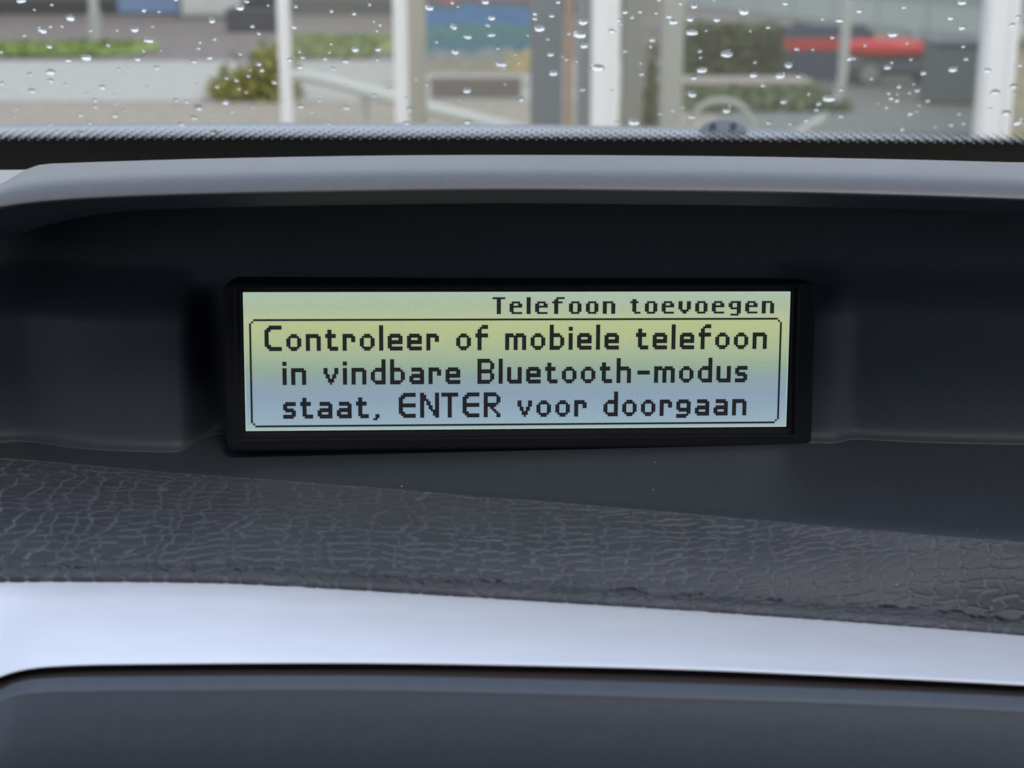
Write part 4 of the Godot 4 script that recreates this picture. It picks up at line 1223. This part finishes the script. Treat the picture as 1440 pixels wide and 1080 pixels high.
func verge(x0: float, x1: float, f0: float, f1: float) -> void:
	var pts := []
	for k in 9:
		var a := deg_to_rad(-90.0 + 22.5 * k)
		var r := (f1 - f0) / 2.0
		pts.append(Vector2(x1 - r * 0.45 + cos(a) * r * 0.45, (f0 + f1) / 2.0 + sin(a) * r))
	pts.append(Vector2(x0, f1)); pts.append(Vector2(x0, f0))
	flat("grass_verge", ground_mat(lin(0.18, 0.24, 0.045), lin(0.26, 0.32, 0.07), 0.8, 17), pts, 0.03)
	leaves("grass", null, M.grass, 5000, 0.05, func(): return Vector3(rng.randf_range(x0, x1 - 0.3), rng.randf_range(0.02, 0.06), -rng.randf_range(f0, f1)))

func street() -> void:
	M.grass = leaf_mat(lin(0.2, 0.26, 0.05))
	verge(-13.0, -4.25, 17.6, 20.0)
	verge(-2.9, -1.3, 17.5, 21.2)
	var st := begin()
	tube(st, [Vector3(-5.28, 0, -20), Vector3(-5.28, 0.4, -20)], 0.085, 16)
	var lamp := thing("street_lamp", "plain grey steel lamp post standing on the grass verge", "lamp post", Vector3.ZERO)
	put("base_sleeve", done(st), mat(lin(0.36, 0.36, 0.35), 0.5), lamp)
	st = begin()
	tube(st, [Vector3(-5.28, 0.4, -20), Vector3(-5.28, 5.2, -20)], 0.06, 16, 0.045)
	put("pole", done(st), mat(lin(0.40, 0.40, 0.385), 0.5), lamp)
	st = begin()
	cbox(st, Transform3D(Basis(), Vector3(-5.28, 5.25, -19.8)), Vector3(0.2, 0.1, 0.6), 0.04)
	put("lamp_head", done(st), mat(lin(0.3, 0.3, 0.3), 0.5), lamp)
	# the building across the road
	var b := thing("building", "long dark grey building with a blue door across the road", "building", Vector3(0, 0, -28.4))
	var wall := mat(Color.WHITE, 0.85)
	wall.albedo_texture = noise_tex(noise(0.03, FastNoiseLite.TYPE_SIMPLEX_SMOOTH, 41, 4), 512, ramp(lin(0.10, 0.10, 0.105), lin(0.15, 0.15, 0.15), 0.2, 0.8))
	wall.uv1_triplanar = true
	wall.uv1_scale = Vector3.ONE * 0.4
	box("wall", wall, b, Vector3(-9, 1.9, -1.5), Vector3(22, 3.8, 3), 0.05)
	box("plinth", mat(lin(0.06, 0.06, 0.06), 0.9), b, Vector3(-9, 0.13, 0.02), Vector3(21.9, 0.26, 0.06), 0.01)
	var dd := box("door", mat(lin(0.16, 0.23, 0.36), 0.5), b, Vector3(-6.5, 1.08, 0.05), Vector3(1.1, 2.1, 0.06), 0.01)
	box("handle", M.silver, dd, Vector3(-6.12, 1.05, 0.1), Vector3(0.14, 0.03, 0.05), 0.01)
	for i in 5:
		var wn := box("window", mat(lin(0.03, 0.035, 0.04), 0.08), b, Vector3(-18.5 + i * 2.6 + (1.5 if i > 3 else 0.0), 1.9, 0.02), Vector3(1.5, 1.1, 0.04), 0.01)
		box("window_frame", M.white, wn, Vector3(-18.5 + i * 2.6 + (1.5 if i > 3 else 0.0), 1.32, 0.04), Vector3(1.6, 0.06, 0.06), 0.01)
	box("roof", mat(lin(0.08, 0.08, 0.08), 0.8), b, Vector3(-9, 3.9, -1.4), Vector3(22.4, 0.2, 3.4), 0.03)
	var b2 := thing("building", "pale grey far building behind the glazed shelter and the trailer", "building", Vector3(0, 0, -38))
	box("wall", mat(lin(0.26, 0.27, 0.26), 0.85), b2, Vector3(10, 2.5, -2), Vector3(24, 5, 4), 0.05)
	for i in 6:
		box("window", mat(lin(0.04, 0.045, 0.05), 0.1), b2, Vector3(0.5 + i * 3.6, 2.4, 0.02), Vector3(1.8, 1.4, 0.04), 0.01)
	var cab := thing("utility_cabinet", "white street cabinet in front of the dark building", "cabinet", Vector3(-4.95, 0, -26.2))
	box("plinth", mat(lin(0.2, 0.2, 0.2), 0.9), cab, Vector3(0, 0.04, 0), Vector3(0.9, 0.08, 0.4), 0.01)
	box("case", mat(lin(0.5, 0.5, 0.48), 0.5), cab, Vector3(0, 0.73, 0), Vector3(0.96, 1.3, 0.45), 0.03)
	for s in [-1.0, 1.0]: box("door", mat(lin(0.48, 0.48, 0.46), 0.5), cab, Vector3(s * 0.23, 0.72, 0.23), Vector3(0.43, 1.15, 0.02), 0.008)
	var pl := thing("planter", "low dark grey planter box beside the white street cabinet", "planter", Vector3(-3.75, 0, -23))
	box("tub", mat(lin(0.085, 0.085, 0.09), 0.8), pl, Vector3(0, 0.17, 0), Vector3(0.75, 0.34, 0.5), 0.03)
	box("soil", mat(lin(0.04, 0.03, 0.025), 0.95), pl, Vector3(0, 0.335, 0), Vector3(0.66, 0.02, 0.42), 0.005)
	bush("bush", "low yellow-green bush beside the road left of the glazed shelter", "bush", Vector3(-2.10, 0, -12.95), Vector3(0.42, 0.52, 0.40), 2400, lin(0.34, 0.33, 0.09))
	bush("shrub", "narrow olive green shrub behind the pale grey column", "shrub", Vector3(0.97, 0, -11.0), Vector3(0.09, 0.75, 0.09), 500, lin(0.13, 0.14, 0.05))
	var hd := thing("hedge", "dense dark green clipped hedge behind the glazed shelter", "hedge", Vector3(2.05, 0, -14.75))
	leaves("foliage", hd, leaf_mat(lin(0.085, 0.105, 0.045)), 5000, 0.045, func(): return Vector3(rng.randf_range(-0.44, 0.44), rng.randf_range(0.02, 0.5 + 0.03 * rng.randf()), rng.randf_range(-0.4, 0.4)))
	box("stem", mat(lin(0.05, 0.05, 0.03), 0.9), hd, Vector3(0, 0.22, 0), Vector3(0.75, 0.4, 0.6), 0.08)
	var kb := box("kerb", mat(lin(0.34, 0.30, 0.26), 0.85), null, Vector3(2.0, 0.045, -13.95), Vector3(1.3, 0.09, 0.45), 0.02)
	tag(kb, "pale stone kerb in front of the dark hedge", "kerb")
	leaves("grass", null, leaf_mat(lin(0.09, 0.115, 0.035)), 2500, 0.045, func(): return Vector3(rng.randf_range(1.35, 2.6), rng.randf_range(0.02, 0.07), -rng.randf_range(11.8, 13.5)))
	# things behind the panes of the shelter
	var bd := thing("board", "blue and teal landscape board with a red strip along its top", "board", Vector3(0, 0, -15.6))
	var pic := Image.create(256, 160, false, Image.FORMAT_RGB8)
	var wob := noise(0.02, FastNoiseLite.TYPE_SIMPLEX_SMOOTH, 61, 4)
	for y in 160:
		for x in 256:
			var h := 0.95 - y / 160.0 * 0.93 + 0.07 * wob.get_noise_2d(x, y * 0.6) + 0.05 * wob.get_noise_2d(x * 0.3, 90.0)
			var c: Color = BOARD[0][2]
			for e in BOARD:
				if h > e[0]: c = e[2]
			if h < 0.2 and x > 170 + 60.0 * wob.get_noise_2d(y * 2.0, 5.0): c = lin(0.42, 0.33, 0.16)
			var g := 1.0 + 0.22 * wob.get_noise_2d(x * 2.0, y * 4.0)
			pic.set_pixel(x, y, Color(c.r * g, c.g * g, c.b * g))
	var print_ := mat(Color.WHITE, 0.6)
	print_.albedo_texture = ImageTexture.create_from_image(pic)
	var face := []
	for i in 2: face.append(PackedVector3Array([Vector3(-0.87 + 1.34 * i, 0.95, 0.028), Vector3(-0.87 + 1.34 * i, 0.02, 0.028)]))
	put("printed_face", sheet(face), print_, bd)
	box("panel", M.dark, bd, Vector3(-0.2, 0.485, 0), Vector3(1.36, 0.95, 0.05), 0.01)
	for s in [-0.8, 0.4]: box("leg", M.dark, bd, Vector3(s, 0.5, -0.08), Vector3(0.05, 1.0, 0.05), 0.005)
	var lw := thing("plank_wall", "low dark brown plank wall between the blue board and the handrail", "wall", Vector3(-0.3, 0, -13.0))
	for k in 3: box("plank", mat(lin(0.13 + 0.01 * k, 0.115, 0.11), 0.8), lw, Vector3(0, 0.035 + 0.055 * k, 0), Vector3(0.75, 0.05, 0.07), 0.006)
	var hr := thing("handrail", "thick cream sloping handrail on short posts behind the glazed shelter", "handrail", Vector3.ZERO)
	st = begin()
	tube(st, [Vector3(-1.62, 0.33, -11.4), Vector3(-1.3, 0.315, -11.0), Vector3(-0.7, 0.245, -10.2), Vector3(0.22, 0.13, -9.2), Vector3(0.35, 0.09, -9.1)], 0.042, 16)
	put("rail", done(st), mat(lin(0.52, 0.53, 0.48), 0.5), hr)
	for p in [[-1.0, 0.27, 10.6], [-0.06, 0.15, 9.5]]:
		st = begin()
		tube(st, [Vector3(p[0], 0, -p[2]), Vector3(p[0], p[1], -p[2])], 0.03, 10)
		put("post", done(st), mat(lin(0.45, 0.46, 0.42), 0.5), hr)
	var cols := [
		["column", "square blue-grey steel column left of the wide white post", "column", 0.145, 6.6, 0.135, lin(0.16, 0.175, 0.20)],
		["pipe", "thin terracotta pipe beside the blue-grey steel column", "pipe", 0.252, 7.0, 0.036, lin(0.42, 0.26, 0.17)],
		["column", "plain grey column directly left of the wide white post", "column", 0.345, 7.2, 0.10, lin(0.26, 0.27, 0.29)],
		["column", "pale grey column right of the wide white post", "column", 0.815, 8.0, 0.105, lin(0.40, 0.40, 0.37)],
		["column", "beige column right of the second white post", "column", -0.515, 8.5, 0.10, lin(0.36, 0.34, 0.28)],
		["column", "dull green-grey column touching the right of the wide white post", "column", 0.53, 6.9, 0.09, lin(0.24, 0.245, 0.21)],
	]
	for c in cols:
		var t := thing(c[0], c[1], c[2], Vector3(c[3], 0, -c[4]))
		if c[0] == "pipe":
			st = begin()
			tube(st, [Vector3(0, 0, 0), Vector3(0, 2.5, 0)], c[5] / 2.0, 14)
			put("tube", done(st), mat(c[6], 0.5), t)
			box("bracket", M.dark, t, Vector3(0, 1.1, 0.0), Vector3(0.05, 0.03, 0.05), 0.004)
		else:
			box("shaft", mat(c[6], 0.5), t, Vector3(0, 1.3, 0), Vector3(c[5], 2.58, c[5]), 0.008)
			box("base_plate", mat(c[6], 0.5), t, Vector3(0, 0.01, 0), Vector3(c[5] + 0.08, 0.02, c[5] + 0.08), 0.004)
	# trailer, banner, bin, hoops
	var tr := thing("trailer", "long pale grey box trailer standing behind the hedge and banner", "trailer", Vector3(3.55, 0, -17.5))
	tr.rotation.y = -atan2(9.5, 2.4)
	box("body", mat(lin(0.46, 0.49, 0.46), 0.4), tr, Vector3(0, 1.5, -0.9), Vector3(10.4, 2.3, 1.8), 0.05)
	box("side_rail", mat(lin(0.34, 0.36, 0.34), 0.4), tr, Vector3(0, 0.40, -0.05), Vector3(10.3, 0.10, 0.12), 0.01)
	for k in 9: box("seam", mat(lin(0.36, 0.39, 0.37), 0.4), tr, Vector3(-4.2 + k * 1.05, 1.5, 0.004), Vector3(0.03, 2.2, 0.012), 0.002)
	box("marker_stripe", mat(lin(0.3, 0.36, 0.34), 0.4), tr, Vector3(0, 0.75, 0.004), Vector3(10.2, 0.14, 0.01), 0.002)
	for k in 2:
		st = begin()
		tube(st, [Vector3(-1.5 + k * 1.0, 0.33, -0.35), Vector3(-1.5 + k * 1.0, 0.33, -0.6)], 0.33, 24)
		put("wheel", done(st), M.dark, tr)
	var bn := thing("banner", "low navy banner with one red stripe in front of the pale trailer", "banner", Vector3(2.9, 0, -14.7))
	bn.rotation.y = 0.2
	box("panel", mat(lin(0.045, 0.06, 0.12), 0.5), bn, Vector3(0, 0.26, 0), Vector3(0.86, 0.5, 0.05), 0.01)
	box("stripe", mat(lin(0.5, 0.03, 0.045), 0.5), bn, Vector3(0, 0.335, 0.02), Vector3(0.84, 0.11, 0.03), 0.004)
	for s in [-0.35, 0.35]: box("foot", M.dark, bn, Vector3(s, 0.02, 0), Vector3(0.05, 0.04, 0.4), 0.008)
	var rb := thing("pedal_car", "small bright red pedal car with pale wheels right of the navy banner", "pedal car", Vector3(3.5, 0, -14.2))
	var body := []
	for i in 17:       # rounded body, tapering to the right
		var t := i / 16.0
		var x := lerpf(-0.47, 0.50, t)
		var hgt := 0.10 * pow(sin(PI * clampf(t * 0.9 + 0.08, 0.0, 1.0)), 0.45) * lerpf(1.0, 0.62, t)
		var wid := 0.17 * pow(sin(PI * clampf(t * 0.94 + 0.03, 0.0, 1.0)), 0.5)
		var ring := PackedVector3Array()
		for k in 17:
			var a := TAU * k / 16.0
			var ca := cos(a)
			var sa := sin(a)
			ring.append(Vector3(x, 0.335 + signf(ca) * pow(absf(ca), 0.6) * hgt, signf(sa) * pow(absf(sa), 0.6) * wid))
		body.append(ring)
	put("body", sheet(body), mat(lin(0.56, 0.008, 0.02), 0.35), rb)
	box("chassis", mat(lin(0.06, 0.07, 0.11), 0.6), rb, Vector3(-0.02, 0.17, 0), Vector3(0.88, 0.16, 0.26), 0.05)
	for p in [[-0.3, 0.16], [0.28, 0.16], [-0.3, -0.16], [0.28, -0.16]]:
		st = begin()
		tube(st, [Vector3(p[0], 0.125, p[1] - 0.03), Vector3(p[0], 0.125, p[1] + 0.03)], 0.125, 22)
		var wh := put("wheel", done(st), mat(lin(0.05, 0.05, 0.06), 0.7), rb)
		st = begin()
		tube(st, [Vector3(p[0], 0.125, p[1] - 0.034), Vector3(p[0], 0.125, p[1] + 0.034)], 0.08, 18)
		put("hub", done(st), mat(lin(0.2, 0.21, 0.22), 0.5), wh)
	st = begin()
	tube(st, [Vector3(0.13, 0.41, -0.1), Vector3(0.10, 0.50, -0.09), Vector3(0.10, 0.50, 0.09), Vector3(0.13, 0.41, 0.1)], 0.012, 8)
	put("windscreen_frame", done(st), mat(lin(0.4, 0.42, 0.45), 0.4), rb)
	var bx := thing("storage_box", "dark blue-grey lidded storage box left of the rightmost white post", "box", Vector3(3.58, 0, -12.6))
	box("body", mat(lin(0.075, 0.095, 0.115), 0.5), bx, Vector3(0, 0.23, 0), Vector3(0.46, 0.46, 0.5), 0.03)
	box("lid", mat(lin(0.09, 0.115, 0.135), 0.4), bx, Vector3(0, 0.49, 0), Vector3(0.5, 0.06, 0.54), 0.02)
	var hoop := thing("bicycle_hoop", "white tubular hoop standing on the ground behind the washer nozzle", "bicycle stand", Vector3(1.075, 0, -8.0))
	st = begin()
	var pts := []
	for k in 15:
		var a := PI * k / 14.0
		pts.append(Vector3(-cos(a) * 0.165, 0.32 + sin(a) * 0.15, 0))
	pts.push_front(Vector3(-0.18, 0, 0))
	pts.push_back(Vector3(0.18, 0, 0))
	tube(st, pts, 0.017, 14)
	put("frame", done(st), mat(lin(0.42, 0.42, 0.38), 0.5), hoop)
	for s in [-0.18, 0.18]: box("foot_plate", M.white, hoop, Vector3(s, 0.018, 0), Vector3(0.1, 0.012, 0.1), 0.003)
	var cp := thing("reflected_post", "slim pale reflected post with a curved foot in front of the red pedal car", "post", Vector3(1.68, 0, -8.0))  # a faint reflection in the glass, built as a solid post
	st = begin()
	var foot := [Vector3(-0.32, 0.27, 0.05), Vector3(-0.2, 0.31, 0.04), Vector3(-0.08, 0.38, 0.02), Vector3(-0.005, 0.48, 0), Vector3(0.01, 0.6, 0), Vector3(0.01, 1.5, 0), Vector3(0.01, 2.4, 0)]
	foot.push_front(Vector3(-0.38, 0.0, 0.05))
	tube(st, foot, 0.026, 14)
	put("tube", done(st), mat(lin(0.42, 0.44, 0.43), 0.4), cp)
	box("foot_plate", M.white, cp, Vector3(-0.38, 0.018, 0.05), Vector3(0.12, 0.012, 0.12), 0.003)
	var gw := thing("garden_wall", "low beige rendered wall at the right of the rightmost white post", "wall", Vector3(3.6, 0, -6.2))
	box("render", ground_mat(lin(0.33, 0.305, 0.23), lin(0.40, 0.37, 0.28), 1.0, 51), gw, Vector3(0, 0.44, 0), Vector3(3.4, 0.88, 0.2), 0.02)
	box("coping", mat(lin(0.34, 0.33, 0.29), 0.8), gw, Vector3(0, 0.9, 0), Vector3(3.44, 0.05, 0.26), 0.01)
	var gw2 := thing("rear_wall", "tall grey wall rising behind the low beige wall", "wall", Vector3(5.1, 0, -9.0))
	box("face", mat(lin(0.3, 0.305, 0.29), 0.8), gw2, Vector3(0, 1.2, 0), Vector3(4.2, 2.4, 0.2), 0.02)
	box("coping", mat(lin(0.3, 0.3, 0.28), 0.8), gw2, Vector3(0, 2.42, 0), Vector3(4.24, 0.05, 0.26), 0.01)

func shelter() -> void:
	var sh := thing("glazed_shelter", "white framed glazed screen with clear panes standing in front of the car", "glass screen", Vector3.ZERO)
	var posts := [[-1.155, 8.0, 0.062], [-0.515, 7.3, 0.066], [0.367, 6.2, 0.108], [1.545, 5.0, 0.10], [2.9, 4.0, 0.1]]
	for p in posts:
		var o := box("white_post", M.white, sh, Vector3(p[0], 1.3, -p[1]), Vector3(p[2], 2.6, p[2] * 0.9), 0.008)
		box("cover_strip", M.white, o, Vector3(p[0] + p[2] * 0.28, 1.3, -p[1] + p[2] * 0.47), Vector3(p[2] * 0.22, 2.58, 0.008), 0.002)
	for i in 4:
		var a := Vector3(posts[i][0] + posts[i][2] * 0.5, 0, -posts[i][1])
		var b := Vector3(posts[i + 1][0] - posts[i + 1][2] * 0.5, 0, -posts[i + 1][1])
		var d := b - a
		var turn := atan2(-d.z, d.x)
		var st := begin()
		st.set_smooth_group(-1)
		quad(st, a + Vector3(0, 2.5, 0), b + Vector3(0, 2.5, 0), b + Vector3(0, 0.1, 0), a + Vector3(0, 0.1, 0))
		put("pane", done(st), M.pane, sh)
		for y in [0.06, 2.56]:
			box("rail", M.white, sh, (a + b) / 2.0 + Vector3(0, y, 0), Vector3(d.length() - 0.004, 0.07, 0.05), 0.006, turn)
